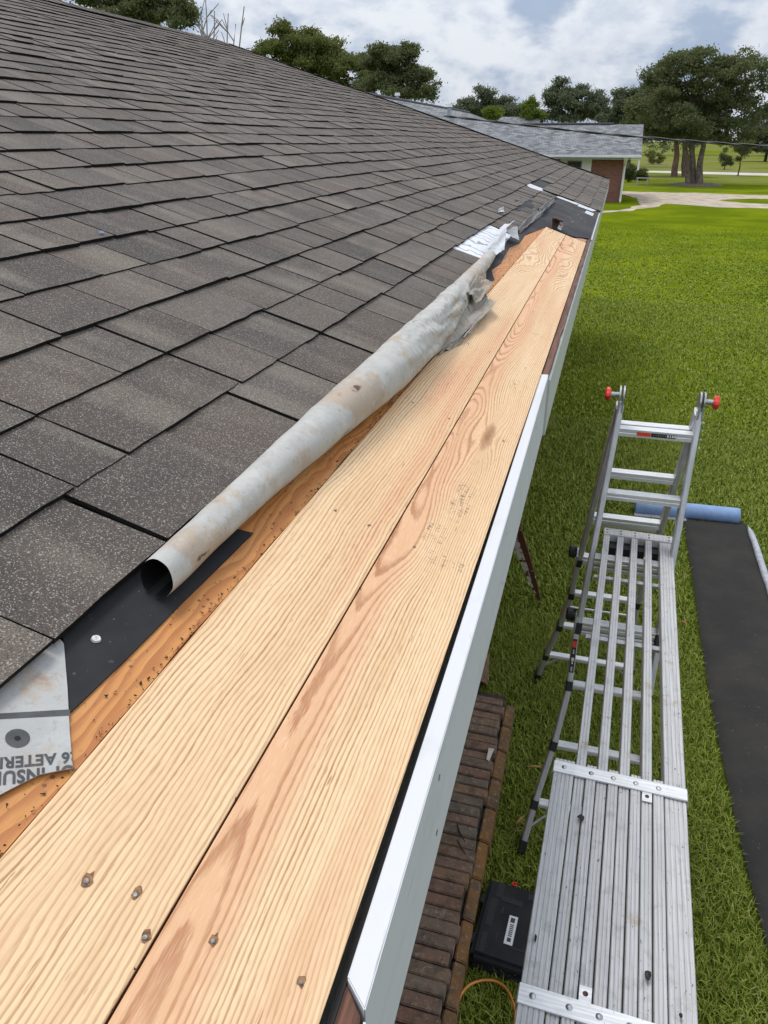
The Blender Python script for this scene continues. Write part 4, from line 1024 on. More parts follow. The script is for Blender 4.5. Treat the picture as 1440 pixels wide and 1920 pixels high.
# hinges with red knobs
for s_ in (-1, 1):
    x = XC + 0.010 + s_*0.160; hz = 2.075
    for k, (y0, th) in enumerate(((-.008, .007), (.008, .007))):
        n = 20; cy, cz = Ay, hz; P = []
        def hp(xx):
            P = [Vector((xx, cy + 0.040*math.cos(R(-20 + 220*i/n)), cz + 0.040*math.sin(R(-20 + 220*i/n)))) for i in range(n + 1)]
            return P + [Vector((xx, cy - 0.040, cz - 0.085)), Vector((xx, cy + 0.040, cz - 0.085))]
        A_, B2 = hp(x + y0 - th/2), hp(x + y0 + th/2); m_ = len(A_)
        MB().addvf(A_ + B2, [tuple(range(m_ - 1, -1, -1)), tuple(range(m_, 2*m_))] + [(i, (i + 1) % m_, m_ + (i + 1) % m_, m_ + i) for i in range(m_)]).build('hinge_plate', M_STEEL, lad)
    MB().tube([(x + s_*.010, Ay, hz), (x + s_*.046, Ay, hz)], 0.011, 12, (0, 0, 1)).build('hinge_pin', M_STEEL, lad, smooth=False)
    kn = MB(); n = 16; st = [(.044, .014), (.046, .023), (.053, .028), (.063, .027), (.068, .020)]
    V = [Vector((x + s_*a, Ay + r_*(1 + .10*math.cos(4*math.pi*2*k/n))*math.cos(2*math.pi*k/n), hz + r_*(1 + .10*math.cos(4*math.pi*2*k/n))*math.sin(2*math.pi*k/n))) for a, r_ in st for k in range(n)]
    kn.addvf(V, [(q*n + k, q*n + (k + 1) % n, (q + 1)*n + (k + 1) % n, (q + 1)*n + k) for q in range(4) for k in range(n)] + [tuple(range(n - 1, -1, -1)), tuple(range(4*n, 5*n))])
    kn.build('red_knob', M_RED, lad)
    for fn, sgn in ((fp, -1), (bp, 1)):
        for z in (1.985, 1.955, 1.92, 1.885):
            c = fn(x + s_*0.0135, z)
            MB().tube([c - Vector((.002*s_, 0, 0)), c + Vector((.0035*s_, 0, 0))], 0.006, 8, (0, 0, 1)).build('rail_rivet', M_STEEL, lad)
# stickers
def quad_on(name, c, e1, e2, w, h, mat, par):
    P = [c - e1*w/2 - e2*h/2, c + e1*w/2 - e2*h/2, c + e1*w/2 + e2*h/2, c - e1*w/2 + e2*h/2]
    P = [p - par.location for p in P]
    return mesh(name, P, [(0, 1, 2, 3)], mat, par)
X1, Z1 = Vector((1, 0, 0)), Vector((0, 0, 1))
rf = fp(XC, 1.93) + Vector((0, -0.0285, -0.0005))
quad_on('red_sticker', rf + X1*(-.046), X1, Z1, .056, .016, M_RED, lad); quad_on('black_sticker', rf + X1*.034, X1, Z1, .100, .016, M_INKB, lad)
for i in range(10):
    quad_on('sticker_print', rf + X1*(-.006 + .0095*i) + Vector((0, -.0006, .001)), X1, Z1, random.uniform(.003, .007), random.uniform(.002, .006) if i < 6 else .011, M_LABELW if i > 5 else M_STEEL, lad)
rb = bp(XC, 1.93) + Vector((0, -0.0285, -0.0005))
quad_on('red_sticker', rb + X1*(-.050), X1, Z1, .052, .018, M_RED, lad)
for i in range(4): quad_on('sticker_print', rb + X1*(.010 + .016*i), X1, Z1, .009, .009, M_LABELW, lad)
sdir = (fp(XC - xout(.86), .86) - fp(XC - xout(1.02), 1.02)).normalized()
for t, ln, wd, mt, nm in ((0.5, .158, .020, M_INKB, 'rail_label'), (0.16, .030, .018, M_RED, 'label_mark'), (0.60, .016, .012, M_LABELW, 'label_mark'), (0.70, .012, .006, M_LABELW, 'label_mark'), (0.38, .022, .006, M_STEEL, 'label_mark'), (0.88, .022, .008, M_STEEL, 'label_mark')):
    z = 1.035 - 0.155*t
    c = fp(XC - xout(z), z) + fup*(.0338 if nm == 'rail_label' else .0344)
    quad_on(nm, c, X1, sdir, wd, ln, mt, lad)
MB().tube([bp(XC - xout(.70), .70), bp(XC + xout(.70), .70)], 0.006, 8).build('brace_rod', M_ALU, lad)
for s_ in (-1, 1):
    for fn in (fp, bp):
        MB().tube([fn(XC + s_*xout(.12)*0.98, .12), fn(XC + s_*(xout(.245) - .10), .235)], 0.006, 6).build('rail_brace', M_ALU_D, lad)

# ------------------------------------------------------------------ felt roll on the lawn
fr_ = empty('roofing_felt', (1.2, 5.0, 0)); tag(fr_, 'black roofing felt unrolled on the grass from a blue roll', 'roofing felt')
Lp = [(1284,985),(1298,1080),(1312,1180),(1328,1290),(1345,1380),(1365,1470),(1385,1560),(1405,1640),(1425,1720),(1450,1820),(1478,1930)]
V, Fc = [], []; nx = 22
ys = np.linspace(6.50, 0.6, 60); LX = np.array([[atz(*q, 0.03).y, atz(*q, 0.03).x] for q in Lp]); LX = LX[np.argsort(LX[:, 0])]
def felt_x(y, t):
    xl = np.interp(y, LX[:, 0], LX[:, 1]); return xl + (0.80 if y < 99 else 0)*t*(0.62 + 0.38*min(1, (6.5 - y)/1.2 + 0.0) if y > 5.3 else 1)
RX = np.array([[atz(*q, 0.03).y, atz(*q, 0.03).x] for q in ((1398,985),(1412,1020),(1440,1110),(1475,1210),(1560,1450),(1700,1900))]); RX = RX[np.argsort(RX[:, 0])]
for y in ys:
    xl = np.interp(y, LX[:, 0], LX[:, 1]); xr_ = np.interp(y, RX[:, 0], RX[:, 1])
    for j in range(nx):
        t = j/(nx - 1); x = xl + (xr_ - xl)*t
        V.append(Vector((x, y, 0.036 + 0.010*mnoise.noise(Vector((x*2.2, y*1.6, 2))) - (0.012 if j in (0, nx - 1) else 0))) - fr_.location)
for i in range(len(ys) - 1):
    for j in range(nx - 1): Fc.append((i*nx + j, i*nx + j + 1, (i + 1)*nx + j + 1, (i + 1)*nx + j))
o = mesh('felt_strip', V, Fc, M_FELT_LAWN, fr_, True); orient(o, lambda c: Vector((0, 0, 1)))
V, Fc = [], []                                                   # curled grey edge on the right
for i, y in enumerate(ys):
    xr_ = np.interp(y, RX[:, 0], RX[:, 1]); tp = min(1, max(0, (6.42 - y)/0.15))
    for j in range(7):
        a = R(-20 + 200*j/6); V.append(Vector((xr_ + 0.012 - 0.026*math.cos(a)*tp*(1 + .3*mnoise.noise(Vector((y*4, 0, 1)))), min(y, 6.44), 0.042 + 0.022*math.sin(a)*tp)) - fr_.location)
for i in range(len(ys) - 1):
    for j in range(6): Fc.append((i*7 + j, i*7 + j + 1, (i + 1)*7 + j + 1, (i + 1)*7 + j))
o = mesh('curled_edge', V, Fc, M_SILVER, fr_, True); orient(o, lambda c: Vector((0, 0, 1)))
ra, rb_ = atz(1190, 948, 0.075), atz(1386, 968, 0.075); rd = (rb_ - ra).normalized(); rad = 0.072
b = MB(); n = 24; st = [(0.0, .80), (0.004, .95), (0.016, 1.0), (0.3, 1.0), (.7, 1.0), (0.984, 1.0), (.996, .94), (1.0, .78)]
V = []
for t, k in st:
    c = ra.lerp(rb_, t)
    for i in range(n):
        a = 2*math.pi*i/n; s_ = rd.cross(Vector((0, 0, 1))).normalized()
        V.append(c + (s_*math.cos(a) + Vector((0, 0, 1))*math.sin(a))*rad*k + Vector((0, 0, 0)))
b.addvf(V, [(q*n + k, q*n + (k + 1) % n, (q + 1)*n + (k + 1) % n, (q + 1)*n + k) for q in range(len(st) - 1) for k in range(n)] + [tuple(range(n - 1, -1, -1)), tuple(range((len(st) - 1)*n, len(st)*n))])
b.build('blue_roll', M_BLUE, fr_, smooth=True)
s_ = rd.cross(Vector((0, 0, 1))).normalized()
MB().hexa([p + s_*k + Vector((0, 0, z - 0.075)) for z in (0.022, 0.032) for p, k in ((ra, .050), (rb_, .050), (rb_, .110), (ra, .110))]).build('film_edge', M_SILVER, fr_)
fl2 = empty('brown_leaf', atz(1281, 1165, 0.05)); tag(fl2, 'fallen reddish leaf on the grass between plank and felt', 'leaf')
c = atz(1281, 1165, 0.055); MB().addvf([c + Vector((math.cos(a)*.020, math.sin(a)*.014, .006*math.sin(2*a))) for a in [R(45*i) for i in range(8)]], [tuple(range(8))]).build('blade', m_simple('dead_leaf', (.30, .12, .05), .8), fl2)

# ------------------------------------------------------------------ tool case, hose
tc = empty('tool_case', (-0.012, 2.105, 0.0), R(-4)); tag(tc, 'black plastic tool case with white label lying in the grass beside the bricks', 'tool case')
cm = Matrix.Translation(tc.location) @ Matrix.Rotation(tc.rotation_euler.z, 4, 'Z')
def cp(x, y, z): return cm @ Vector((x, y, z))
hw, hl = 0.165, 0.185
def rbox(x0, x1, y0, y1, z0, z1, name, mat, bev=0.006, par=None):
    return MB().hexa([cp(x, y, z) for z in (z0, z1) for x, y in ((x0, y0), (x1, y0), (x1, y1), (x0, y1))]).build(name, mat, tc, bev)
rbox(-hw, hw, -hl, hl, 0.0, 0.052, 'lower_shell', M_CASE, 0.014); rbox(-hw, hw, -hl, hl, 0.056, 0.104, 'lid', M_CASE, 0.016)
rbox(-hw + .030, -hw + .058, -.045, .090, .1035, .1055, 'recess_slab', M_INKB, 0.0008); rbox(-hw + .030, -hw + .052, -hl + .02, -.075, .1035, .1055, 'recess_slab', M_INKB, 0.0008)  # raised slabs; the black ones paint the shade of moulded recesses
rbox(-hw + .045, -hw + .075, .100, hl - .012, .1035, .1055, 'recess_slab', M_INKB, 0.0008); rbox(-hw + .070, -hw + .165, .085, .112, .1036, .1056, 'recess_slab', M_INKB, 0.0008)
rbox(-hw + .180, -hw + .260, .130, .160, .1036, .1056, 'recess_slab', M_INKB, 0.0008); rbox(-.02, .13, -.112, -.104, .1036, .1052, 'seam', M_INKB, 0.0005)
rbox(-hw + .085, -hw + .092, -.09, -.06, .1036, .1052, 'recess_slab', M_INKB, .0004); rbox(-hw + .085, -hw + .092, .03, .06, .1036, .1052, 'recess_slab', M_INKB, .0004)
rbox(.0, .10, -.17, -.12, .1036, .1050, 'recess_slab', M_CASE, .0004)
lab = rbox(-.044, -.008, -.100, .032, .1045, .1062, 'white_label', M_LABELW, 0.0004)
rbox(-.036, -.018, .000, .022, .1062, .1066, 'label_mark', M_INK, .0001); rbox(-.034, -.018, -.088, -.070, .1062, .1066, 'label_mark', M_INK, .0001)
for i in range(7): rbox(-.034, -.018, -.064 + .0085*i, -.059 + .0085*i, .1062, .1066, 'label_mark', M_INK, .0001)
for y in (-.10, .09):
    rbox(-hw - .012, -hw + .004, y - .022, y + .022, .030, .082, 'latch', M_BLACK, .003)
oc = empty('orange_plug', atz(965, 1657, 0.06)); tag(oc, 'small orange plastic plug in the grass beyond the tool case', 'plug')
c = atz(965, 1657, 0.07); n = 12
MB().addvf([c + Vector((r_*math.cos(2*math.pi*k/n), r_*math.sin(2*math.pi*k/n), z)) for r_, z in ((.011, -.06), (.011, 0), (.006, 0), (.006, -.02)) for k in range(n)], [(q*n + k, q*n + (k + 1) % n, (q + 1)*n + (k + 1) % n, (q + 1)*n + k) for q in range(3) for k in range(n)] + [tuple(range(3*n, 4*n))]).build('cap', M_RED, oc)
hz_ = [(843,1960),(850,1915),(862,1870),(880,1847),(905,1838),(930,1840),(950,1855),(962,1880),(966,1905),(962,1945)]
ho = empty('air_hose', atz(905, 1840, 0.0)); tag(ho, 'orange air hose looping over the grass at the bottom edge', 'hose')
pts = [atz(*q, 0.055 + 0.012*math.sin(i)) for i, q in enumerate(hz_)]
sm = []
for i in range(len(pts) - 1):
    p0, p1, p2, p3 = pts[max(i-1, 0)], pts[i], pts[i+1], pts[min(i+2, len(pts)-1)]
    for k in range(6):
        t = k/6; sm.append(0.5*((2*p1) + (p2 - p0)*t + (2*p0 - 5*p1 + 4*p2 - p3)*t*t + (3*p1 - p0 - 3*p2 + p3)*t**3))
MB().tube(sm, 0.0052, 10).build('tubing', M_ORANGE, ho, smooth=True)

for (px0, py0, px1, py1, lab) in ((988,1437,1022,1440,'orange wood splinter on the grass beside the left ladder rail'), (968,1545,984,1528,'short orange splinter on the grass near the front ladder foot')):
    a, b = atz(px0, py0, .05), atz(px1, py1, .055); e = empty('wood_splinter', (a + b)/2); tag(e, lab, 'splinter')
    MB().tube([a, a.lerp(b, .4) + Vector((0, .004, .004)), b], [.0015, .0055, .001], 6).build('shard', m_simple('splinter_wood', (.46, .23, .09), .8), e)

# ------------------------------------------------------------------ neighbour's house
nh = empty('neighbour_house', (-2, 46, 0)); tag(nh, 'red brick house with grey shingle roof beyond the lawn', 'house')
M_NROOF, g = material('grey_dimensional_shingle'); p = g.pos(); x, y, z = g.sep(p)[:3]
bt = g.n('TexBrick', None, Vector=g.vec(g.add(x, g.mul(y, 0.18)), g.mul(z, 2.7), 0), Scale=1.0, Mortar_Size=0.012)
bt.inputs['Brick Width'].default_value = 0.30; bt.inputs['Row Height'].default_value = 0.15
bt.inputs['Color1'].default_value = (0.285, 0.288, 0.298, 1); bt.inputs['Color2'].default_value = (0.095, 0.097, 0.104, 1); bt.inputs['Mortar'].default_value = (0.10, 0.102, 0.108, 1)
c = g.mix(g.mul(g.sstep(g.noise(p, 3.2, 3), 0.48, 0.62), 0.30), bt.outputs[0], (0.135, 0.138, 0.146)); g.out(c, 0.9, 0, g.bump(bt.outputs[0], 0.4, 0.02), 0.25)
M_NWHITE = m_simple('white_trim', (0.74, 0.75, 0.76), 0.5, 0, 0.06, 2)
M_GLASS, g = material('window_glass'); g.out(g.mix(g.noise(g.pos(), 0.8, 2), (0.02, 0.025, 0.03), (0.06, 0.07, 0.08)), 0.08, 0, None, 0.6)
def npoly(name, pts, th, mat, par=nh):
    n = len(pts); P = [Vector(q) for q in pts]; Q = [q - Vector((0, 0, th)) for q in P]
    return MB().addvf(P + Q, [tuple(range(n)), tuple(range(2*n - 1, n - 1, -1))] + [(i, i + n, (i + 1) % n + n, (i + 1) % n) for i in range(n)]).build(name, mat, par)
xe, ye, ze = -3.95, 45.0, 2.36; xR = 1.10; zr2, yr2 = 3.82, 49.3; xw, zw = -8.03, 4.35
# wing running towards us: ridge along y
nr = npoly('roof', [(xw, 24, zw), (xe, 24, ze), (xe, ye, ze), (-6.94, yr2, zr2), (xw, 45.0, zw)], 0.06, M_NROOF)
npoly('roof', [(xw, 24, zw), (xw, 45.0, zw), (2*xw - xe, 49.0, ze), (2*xw - xe, 24, ze)], 0.06, M_NROOF)
# right wing: ridge along x, valley on its left
npoly('roof', [(xe, ye, ze + .003), (xR, ye, ze + .003), (xR, yr2, zr2), (-6.94, yr2, zr2)], 0.06, M_NROOF)
npoly('roof', [(-6.94, yr2, zr2), (xR, yr2, zr2), (xR, 2*yr2 - ye, ze), (-10.0, 2*yr2 - ye, ze)], 0.06, M_NROOF)
MB().tube([(-5.6, yr2, zr2 + .03), (-0.5, yr2, zr2 + .03)], 0.07, 8).build('ridge_vent', m_simple('dark_vent', (.05, .05, .055), .8), nh)
npoly('roof', [(xw, 45.0, zw), (-6.94, yr2, zr2), (-10.0, 2*yr2 - ye, ze), (2*xw - xe, 49.0, ze)], 0.06, M_NROOF)
MB().tube([(xw, 24, zw + .02), (xw, 45.0, zw + .02)], 0.05, 8).build('ridge_cap', m_simple('dark_cap', (.09, .09, .10), .9), nh)
MB().box((-3.9, 45.75, 0), (0.28, 50, 2.25)).build('wall', M_WALLBRICK, nh)
MB().box((-11.5, 25, 0), (-4.35, 46, 2.25)).build('wall', M_WALLBRICK, nh)
MB().box((xe + .1, ye + .02, 2.13), (xR - .02, 45.76, 2.16)).build('soffit', M_NWHITE, nh)
MB().box((xe + .02, ye - .10, ze - .155), (xR + .02, ye + .02, ze - .02)).build('gutter', M_NWHITE, nh, 0.02)
MB().box((xe - .02, 24, ze - .155), (xe + .10, ye - .1, ze - .02)).build('gutter', M_NWHITE, nh, 0.02)
MB().tube([(0.40, ye + .0, ze - .15), (0.36, 45.3, 1.95), (0.34, 45.68, 1.8), (0.33, 45.69, 0.12), (0.34, 45.45, 0.05)], 0.062, 8, (1, 0, 0)).build('downspout', M_NWHITE, nh)
MB().box((0.98, 45.0, 1.62), (1.08, 45.15, ze - .16)).build('rake_return', M_NWHITE, nh)
MB().box((xR - .06, ye, ze - .2), (xR, 2*yr2 - ye, ze - .06)).build('end_trim', M_NWHITE, nh)
sp = MB().box((-3.05, 45.70, 0.75), (-1.38, 45.76, 2.14)).build('siding_panel', M_NWHITE, nh)
for i, xx in enumerate(np.arange(-3.0, -1.4, 0.16)): 
    if not (-2.68 < xx < -1.92): MB().box((xx, 45.675, 0.75), (xx + .035, 45.70, 2.13)).build('batten', M_NWHITE, nh)
wn_ = MB().box((-2.66, 45.66, 1.0), (-1.90, 45.699, 2.02)).build('window', m_simple('frame_dark', (.12, .125, .13), .5), nh)
MB().box((-2.60 + 2, 45.645 - 46, 1.06), (-1.96 + 2, 45.66 - 46, 1.96)).build('pane', M_GLASS, wn_, sub=True)
for y, sz_ in ((31.2, .11), (35.0, .14)):
    px, pyy = ((745, 192), (842, 222))[0 if sz_ == .11 else 1]
    P = aty(px, pyy, y); hgt = 0.42 if sz_ == .14 else 0.22
    v_ = MB().tube([P - Vector((0, 0, .25)), P + Vector((0, 0, hgt))], sz_*0.62, 10, (1, 0, 0)).build('vent_pipe', M_SILVER, nh)
    MB().tube([P - nh.location + Vector((0, 0, hgt)), P - nh.location + Vector((0, 0, hgt + .10))], [sz_, sz_*0.8], 12, (1, 0, 0)).build('vent_cap', M_NWHITE, v_, sub=True)
fh = empty('far_house', aty(970, 226, 105)); tag(fh, 'distant low grey roof just showing between the trees', 'house')
P = aty(940, 219, 105); Q = aty(1010, 219, 105)
MB().addvf([P, Q, Q + Vector((1, -4, -1.6)), P + Vector((-1, -4, -1.6))], [(0, 1, 2, 3)]).build('roof', M_NROOF, fh)
MB().box((P.x - .5, 101.5, 0), (Q.x + .5, 108, P.z - 1.6)).build('wall', M_NWHITE, fh)
# service cable
sc_ = empty('power_cable', aty(1200, 258, 15)); tag(sc_, 'black twisted service cable sagging in front of the grey roof', 'cable')
ctrl = [aty(805, 214, 17.5), aty(951, 231, 16.8), aty(1118, 250, 16), aty(1307, 266, 15.2), aty(1440, 274.5, 14.6), aty(1800, 286, 13)]
cs = []
for i in range(len(ctrl) - 1):
    for k in range(10): cs.append(ctrl[i].lerp(ctrl[i+1], k/10))
cs = [sum(cs[max(0, i-4):i+5], Vector())/len(cs[max(0, i-4):i+5]) for i in range(len(cs))]
for ph, nm in ((0, 'conductor'), (math.pi, 'conductor')):
    MB().tube([p + Vector((0, 0.012*math.cos(i*0.9 + ph), 0.012*math.sin(i*0.9 + ph))) for i, p in enumerate(cs)], 0.0115, 8).build(nm, M_BLACK, sc_, smooth=True)

# ------------------------------------------------------------------ trees and shrubs
M_BARK = m_simple('grey_bark', (0.16, 0.125, 0.095), 0.95, 0, 0.4, 5.0, 0.6)
M_BARK_D = m_simple('dark_bark', (0.060, 0.048, 0.038), 0.95, 0, 0.4, 4.0, 0.6)
LEAF_OAK = m_leaf('oak_leaf', (0.080, 0.098, 0.046), (0.155, 0.180, 0.078), (0.22, 0.23, 0.11))
LEAF_MID = m_leaf('mid_leaf', (0.085, 0.108, 0.032), (0.170, 0.198, 0.060), (0.23, 0.23, 0.09))
LEAF_LT = m_leaf('light_leaf', (0.090, 0.145, 0.022), (0.180, 0.240, 0.040), (0.22, 0.25, 0.06))
LEAF_FAR = m_leaf('far_leaf', (0.090, 0.112, 0.068), (0.155, 0.182, 0.104), (0.20, 0.215, 0.135))
def crown(name, lobes, n, size, mat, parent, seed, shell=0.55):
    r = np.random.default_rng(seed); wts = np.array([l[3]*l[4]*l[5] for l in lobes]) ** 0.75; wts /= wts.sum()
    n = int(n*4.6); size = size*0.46
    cnt = r.multinomial(n, wts); C = []
    for (cx, cy, cz, rx_, ry_, rz_), k in zip(lobes, cnt):
        # boughs on the lobe, twigs on the boughs, leaves on the twigs
        nb_ = 9 + int(r.integers(0, 5)); d = r.normal(size=(nb_, 3)); d[:, 2] = d[:, 2]*0.9 + 0.15; d /= np.linalg.norm(d, axis=1)[:, None]
        bc = d*r.uniform(0.45, 1.05, nb_)[:, None]; br = r.uniform(0.22, 0.46, nb_)
        nc = max(16, k//16); bi_ = r.integers(0, nb_, nc); e = r.normal(size=(nc, 3)); e /= np.linalg.norm(e, axis=1)[:, None]
        ctr = (bc[bi_] + e*(br[bi_]*r.uniform(0.3, 1.0, nc)**0.6)[:, None]*[1, 1, 0.75])*[rx_, ry_, rz_] + [cx, cy, cz]
        idx = r.integers(0, nc, k); sp_ = size*r.uniform(1.0, 2.7, nc)
        C.append(ctr[idx] + r.normal(size=(k, 3))*sp_[idx][:, None]*[1, 1, 0.6])
    C = np.concatenate(C); m_ = len(C)
    a = r.normal(size=(m_, 3)); a /= np.linalg.norm(a, axis=1)[:, None]
    b = r.normal(size=(m_, 3)); b -= (a*b).sum(1)[:, None]*a; b /= np.linalg.norm(b, axis=1)[:, None]
    s = size*r.uniform(0.6, 1.35, m_)[:, None]; nrm = np.cross(a, b)
    V = np.stack([C - a*s, C - b*s*0.5 + nrm*s*0.14, C + a*s, C + b*s*0.5 + nrm*s*0.14], 1).reshape(-1, 3)
    V[:, 2] = np.maximum(V[:, 2], 0.02)
    bi = (np.arange(m_)*4)[:, None]; T = np.concatenate([bi + [0, 1, 2], bi + [0, 2, 3]])
    tone = np.repeat(np.stack([r.random(m_), r.random(m_), r.random(m_)], 1), 4, 0)
    return tri_mesh(name, V - np.array(parent.location), T, mat, parent, dict(tone=tone))
def limb(b, p0, p1, r0, r1, seed, n=6, wob=0.08):
    L = (p1 - p0).length; pts, rr = [], []
    for i in range(n + 1):
        t = i/n; p = p0.lerp(p1, t); k = wob*L*math.sin(t*math.pi)
        p = p + Vector((mnoise.noise(Vector((t*2, seed, 0))), mnoise.noise(Vector((t*2, seed, 9))), 0))*k; pts.append(p); rr.append(r0 + (r1 - r0)*t)
    b.tube(pts, rr, 8); return pts
def tree(name, label, base, lobes, n, size, leaf, seed, trunks, bark, group=None, cat='tree', shell=0.55):
    e = empty(name, base); tag(e, label, cat, group)
    tb_ = MB()
    for (p0, p1, r0, r1) in trunks:
        limb(tb_, Vector(p0), Vector(p1), r0, r1, seed + r0*31)
    for i, l in enumerate(lobes):
        src = Vector(trunks[i % len(trunks)][1]); limb(tb_, src, Vector((l[0], l[1], l[2] + 0.2*l[5])), trunks[i % len(trunks)][3]*0.8, 0.03, seed + i, 5, 0.12)
    tb_.build('trunk', bark, e); crown('crown', lobes, n, size, leaf, e, seed, shell); return e
def px_lobes(y, items, depth=0.9):
    """lobes given as (px, py, half width px, half height px, dy)"""
    L = []
    for (px, py, wx, wz, dy) in items:
        c = aty(px, py, y + dy); e = aty(px + wx, py, y + dy); t_ = aty(px, py - wz, y + dy)
        rx_ = (e - c).length; rz_ = (t_ - c).length; L.append((c.x, c.y, c.z, rx_, rx_*depth, rz_))
    return L
def px_tree(name, label, y, items, basepx, n, size, leaf, seed, bark=None, rt=0.25, group=None, trunks=None, shell=0.55, cat='tree'):
    L = px_lobes(y, items); b = aty(basepx, 300, y); base = Vector((b.x, y, 0))
    if trunks is None:
        zt = max(1.5, min(l[2] - 0.5*l[5] for l in L)); trunks = [(base, base + Vector((0, 0, zt)), rt, rt*0.6)]
    return tree(name, label, base, L, n, size, leaf, seed, trunks, bark or M_BARK_D, group, cat, shell)
GRP = 'trees beyond the houses'
# big multi-stemmed tree at the right
tb0 = atz(1305, 346, 0)
bt_ = lambda px, py: aty(px, py, tb0.y)
tr = [(tb0 + Vector((-.55, 0, 0)), bt_(1283, 262), .24, .16), (tb0 + Vector((-.1, .2, 0)), bt_(1297, 258), .26, .17), (tb0 + Vector((.25, -.1, 0)), bt_(1320, 260), .28, .15)]
px_tree('large_tree', 'large dark spreading tree with several pale trunks on the lawn at the right', tb0.y,
        [(1300,150,70,55,0),(1240,165,50,45,1.5),(1360,150,60,52,-1),(1405,165,45,50,1),(1330,115,60,30,0),(1270,120,45,30,1),(1215,205,42,45,-1),(1290,215,70,42,-1.5),(1365,215,60,45,0),(1420,210,30,40,1),(1250,240,45,30,0),(1395,120,40,25,0),(1320,252,55,18,0),(1380,255,45,18,0),(1225,252,40,16,0),(1300,180,90,60,0),(1345,200,70,50,1)],
        1305, 15000, 0.20, LEAF_OAK, 21, M_BARK, trunks=tr, shell=0.35)
tb1 = atz(1275, 331, 0)
px_tree('companion_tree', 'reddish-trunked tree standing just behind the large right-hand tree', tb1.y,
        [(1262,230,55,40,0),(1215,220,45,45,0),(1235,190,50,40,2),(1290,245,40,25,0)], 1275, 6000, 0.24, LEAF_OAK, 22, m_simple('reddish_bark', (.17, .10, .075), .95, 0, .3, 4, .5),
        trunks=[(tb1 + Vector((-.5, 0, 0)), aty(1268, 268, tb1.y), .30, .2), (tb1 + Vector((.4, 0, 0)), aty(1284, 266, tb1.y), .28, .18)])
px_tree('ridge_tree', 'dark leafy tree rising over the roof ridge at the top left', 24.0, [(290,15,70,42,0),(215,-10,60,40,1),(335,25,36,34,-1),(250,30,60,30,0),(150,-25,50,30,0),(300,-35,70,40,1)], 270, 9000, 0.105, LEAF_OAK, 31, group=GRP)
px_tree('round_tree', 'olive-green broad tree above the middle of the roof, left of the pair', 58.0, [(525,75,45,28,0),(560,70,40,22,1),(600,110,60,40,0),(640,125,50,45,0),(560,110,55,35,1),(680,150,50,40,0),(500,100,30,25,0)], 600, 9000, 0.20, LEAF_MID, 32, group=GRP)
px_tree('tall_tree', 'dark green tall tree above the neighbour roof, right of the pair', 54.0, [(745,115,45,38,0),(710,130,45,45,1),(780,150,36,42,0),(730,165,60,35,0),(800,165,25,25,-1),(760,100,25,22,0)], 745, 9000, 0.18, LEAF_OAK, 33, group=GRP)
px_tree('distant_tree', 'far dark tree behind the vent pipe of the grey roof', 130.0, [(900,200,32,28,0),(935,205,38,26,2),(870,205,30,22,0),(965,212,25,20,0),(905,180,22,16,0)], 910, 4500, 0.36, LEAF_FAR, 34, group=GRP)
px_tree('bright_shrub_tree', 'small bright green bushy tree left of the far roof', 100.0, [(925,212,18,12,0),(918,217,15,9,0)], 923, 1400, 0.20, LEAF_LT, 35, group=GRP, rt=.1)
px_tree('young_tree', 'small yellow-green tree right of the far roof', 105.0, [(998,205,17,22,0),(1000,218,20,14,0),(985,222,12,9,0)], 998, 1800, 0.24, LEAF_LT, 36, group=GRP, rt=.1)
px_tree('wide_tree', 'wide mid-green tree behind the grey ridge', 120.0, [(1060,180,40,30,0),(1100,190,40,32,1),(1030,205,32,26,0),(1075,210,55,24,0),(1125,205,25,24,0),(1050,165,22,16,0)], 1070, 6000, 0.34, LEAF_FAR, 37, group=GRP)
px_tree('background_tree', 'grey-green tree between the wide tree and the large right-hand tree', 110.0, [(1180,190,35,28,0),(1165,215,30,28,0),(1215,200,35,35,0),(1145,225,25,18,0),(1225,170,25,20,0)], 1180, 5500, 0.32, LEAF_FAR, 38, group=GRP)
px_tree('edge_tree', 'pale grey-green distant tree at the right edge of the picture', 140.0, [(1430,240,30,30,0),(1465,225,30,35,0),(1400,262,35,22,0),(1445,275,40,20,0)], 1435, 5000, 0.34, LEAF_FAR, 39, group=GRP)
# far wood that reads as one mass along the field's edge
fw = empty('far_woods', (0, 190, 0)); tag(fw, 'far line of woods along the edge of the fields', 'woods', kind='stuff')
L = [(x, 190 + random.uniform(-8, 8), 2.6 + random.uniform(0, 2.0), random.uniform(5, 9), 5, random.uniform(2.8, 5.0)) for x in np.arange(-120, 120, 6.5)]
cw = crown('crown', L, 16000, 0.55, LEAF_FAR, fw, 77, 0.4); cw['kind'] = 'stuff'
# bare tree
bb = aty(415, 200, 45); bare = empty('bare_tree', (bb.x, 45, 0)); tag(bare, 'leafless grey tree with thin branches above the ridge end', 'tree')
b = MB()
for k, (px, py) in enumerate(((385,-8),(402,20),(428,25),(458,12),(442,45),(376,22),(364,10))):
    st_ = Vector((bb.x + (k - 3)*0.12, 45, 2.2)); tip = aty(px, py, 45); L_ = limb(b, st_, tip, .075, .026, 3.0*k + 1, 8, .10)
    for q in range(9):
        s0 = L_[random.randint(4, 7)]; limb(b, s0, s0 + Vector((random.uniform(-.9, .9), random.uniform(-.4, .4), random.uniform(.3, 1.2))), .034, .018, q + k*7.7, 3, .1)
b.V = [Vector(v) - bare.location for v in b.V]
limb(b, Vector((0, 0, 0)), Vector((0, 0, 2.4)), .16, .10, 4); b.build('branches', m_simple('bare_bark', (.30, .27, .25), .95), bare, sub=True)
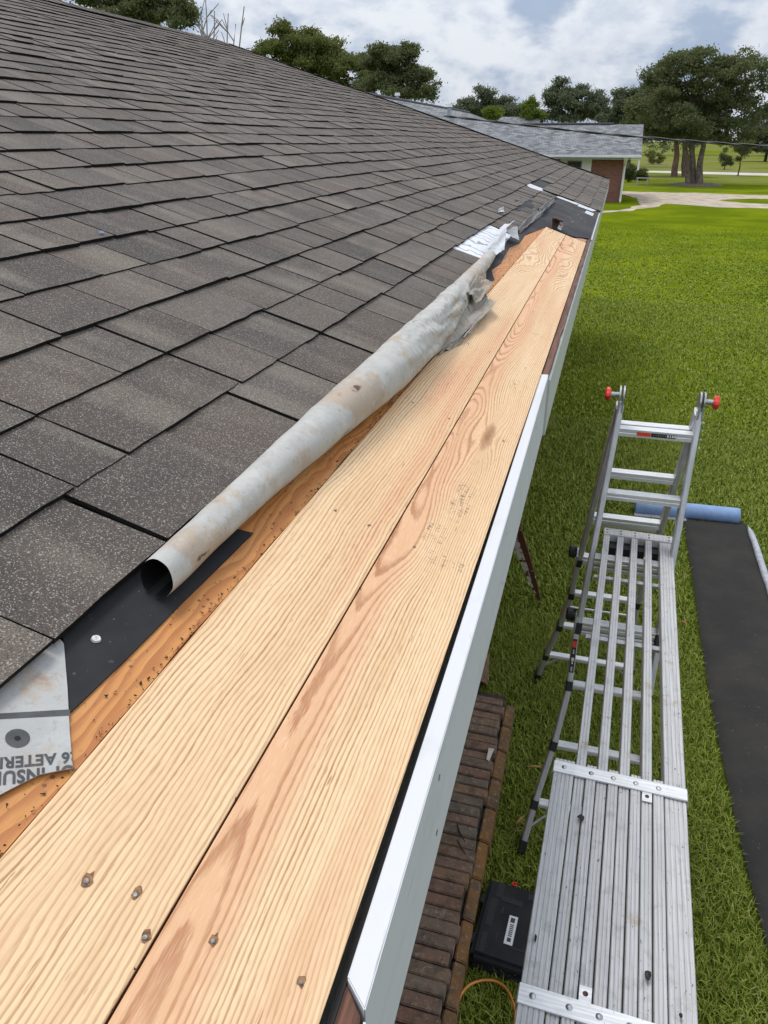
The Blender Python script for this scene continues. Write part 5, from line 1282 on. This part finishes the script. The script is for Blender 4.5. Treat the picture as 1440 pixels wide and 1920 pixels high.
# shrubs on the far lawn
def shrub(name, label, px, py, hw, hh, leaf, seed, n=1200, trunk=True):
    b = atz(px, py, 0); y = b.y; k = y/1400*1.03
    e = tree(name, label, b, [(b.x, y, hh*k*1.05, hw*k, hw*k, hh*k), (b.x + hw*k*.3, y, hh*k*.7, hw*k*.7, hw*k*.7, hh*k*.6)], n, 0.13 if y > 60 else .09, leaf, seed, [(b, b + Vector((0, 0, hh*k*0.6)), .07, .04)], M_BARK_D, None, 'shrub', 0.3); return e
shrub('round_shrub', 'dark oval shrub standing alone on the far lawn', 1358, 318, 11, 15, LEAF_OAK, 51)
shrub('house_shrub', 'dark shrub at the corner of the brick house', 1178, 341, 9, 13, LEAF_OAK, 52)
shrub('low_shrub', 'low leafy shrub right of the brick house corner', 1198, 338, 11, 8, LEAF_MID, 53)
shrub('hedge_shrub', 'mid-green bush under the trees left of the road', 1225, 308, 16, 10, LEAF_MID, 54)
sap = atz(1389, 330, 0); px_tree('sapling', 'thin sapling with drooping sparse leaves near the road', sap.y, [(1392,285,14,16,0),(1402,272,12,10,0),(1380,275,9,9,0)], 1389, 500, 0.16, LEAF_MID, 55, M_BARK_D, .07, shell=.2)
bn = empty('garden_bench', atz(1203, 346, 0)); tag(bn, 'small grey garden bench beside the house shrubs', 'bench')
b0 = atz(1203, 346, 0)
MB().box((b0.x - .45, b0.y - .2, .42), (b0.x + .45, b0.y + .2, .48)).build('seat', M_SILVER, bn)
for q in (-.40, .32): MB().box((b0.x + q, b0.y - .16, 0), (b0.x + q + .09, b0.y + .16, .42)).build('leg', M_SILVER, bn)
rngm = empty('mulch_ring', (tb0.x, tb0.y, 0)); tag(rngm, 'low brown mulch bed round the large tree trunks', 'mulch')
n = 28; V = [Vector((2.0*math.cos(2*math.pi*k/n)*random.uniform(.9, 1.05), 3.2*math.sin(2*math.pi*k/n), .008)) for k in range(n)] + [Vector((1.3*math.cos(2*math.pi*k/n), 2.2*math.sin(2*math.pi*k/n), .10)) for k in range(n)]
mesh('mulch', V, [(k, (k + 1) % n, n + (k + 1) % n, n + k) for k in range(n)] + [tuple(range(n, 2*n))], m_simple('mulch', (.11, .08, .055), .95, 0, .4, 3, .5), rngm)
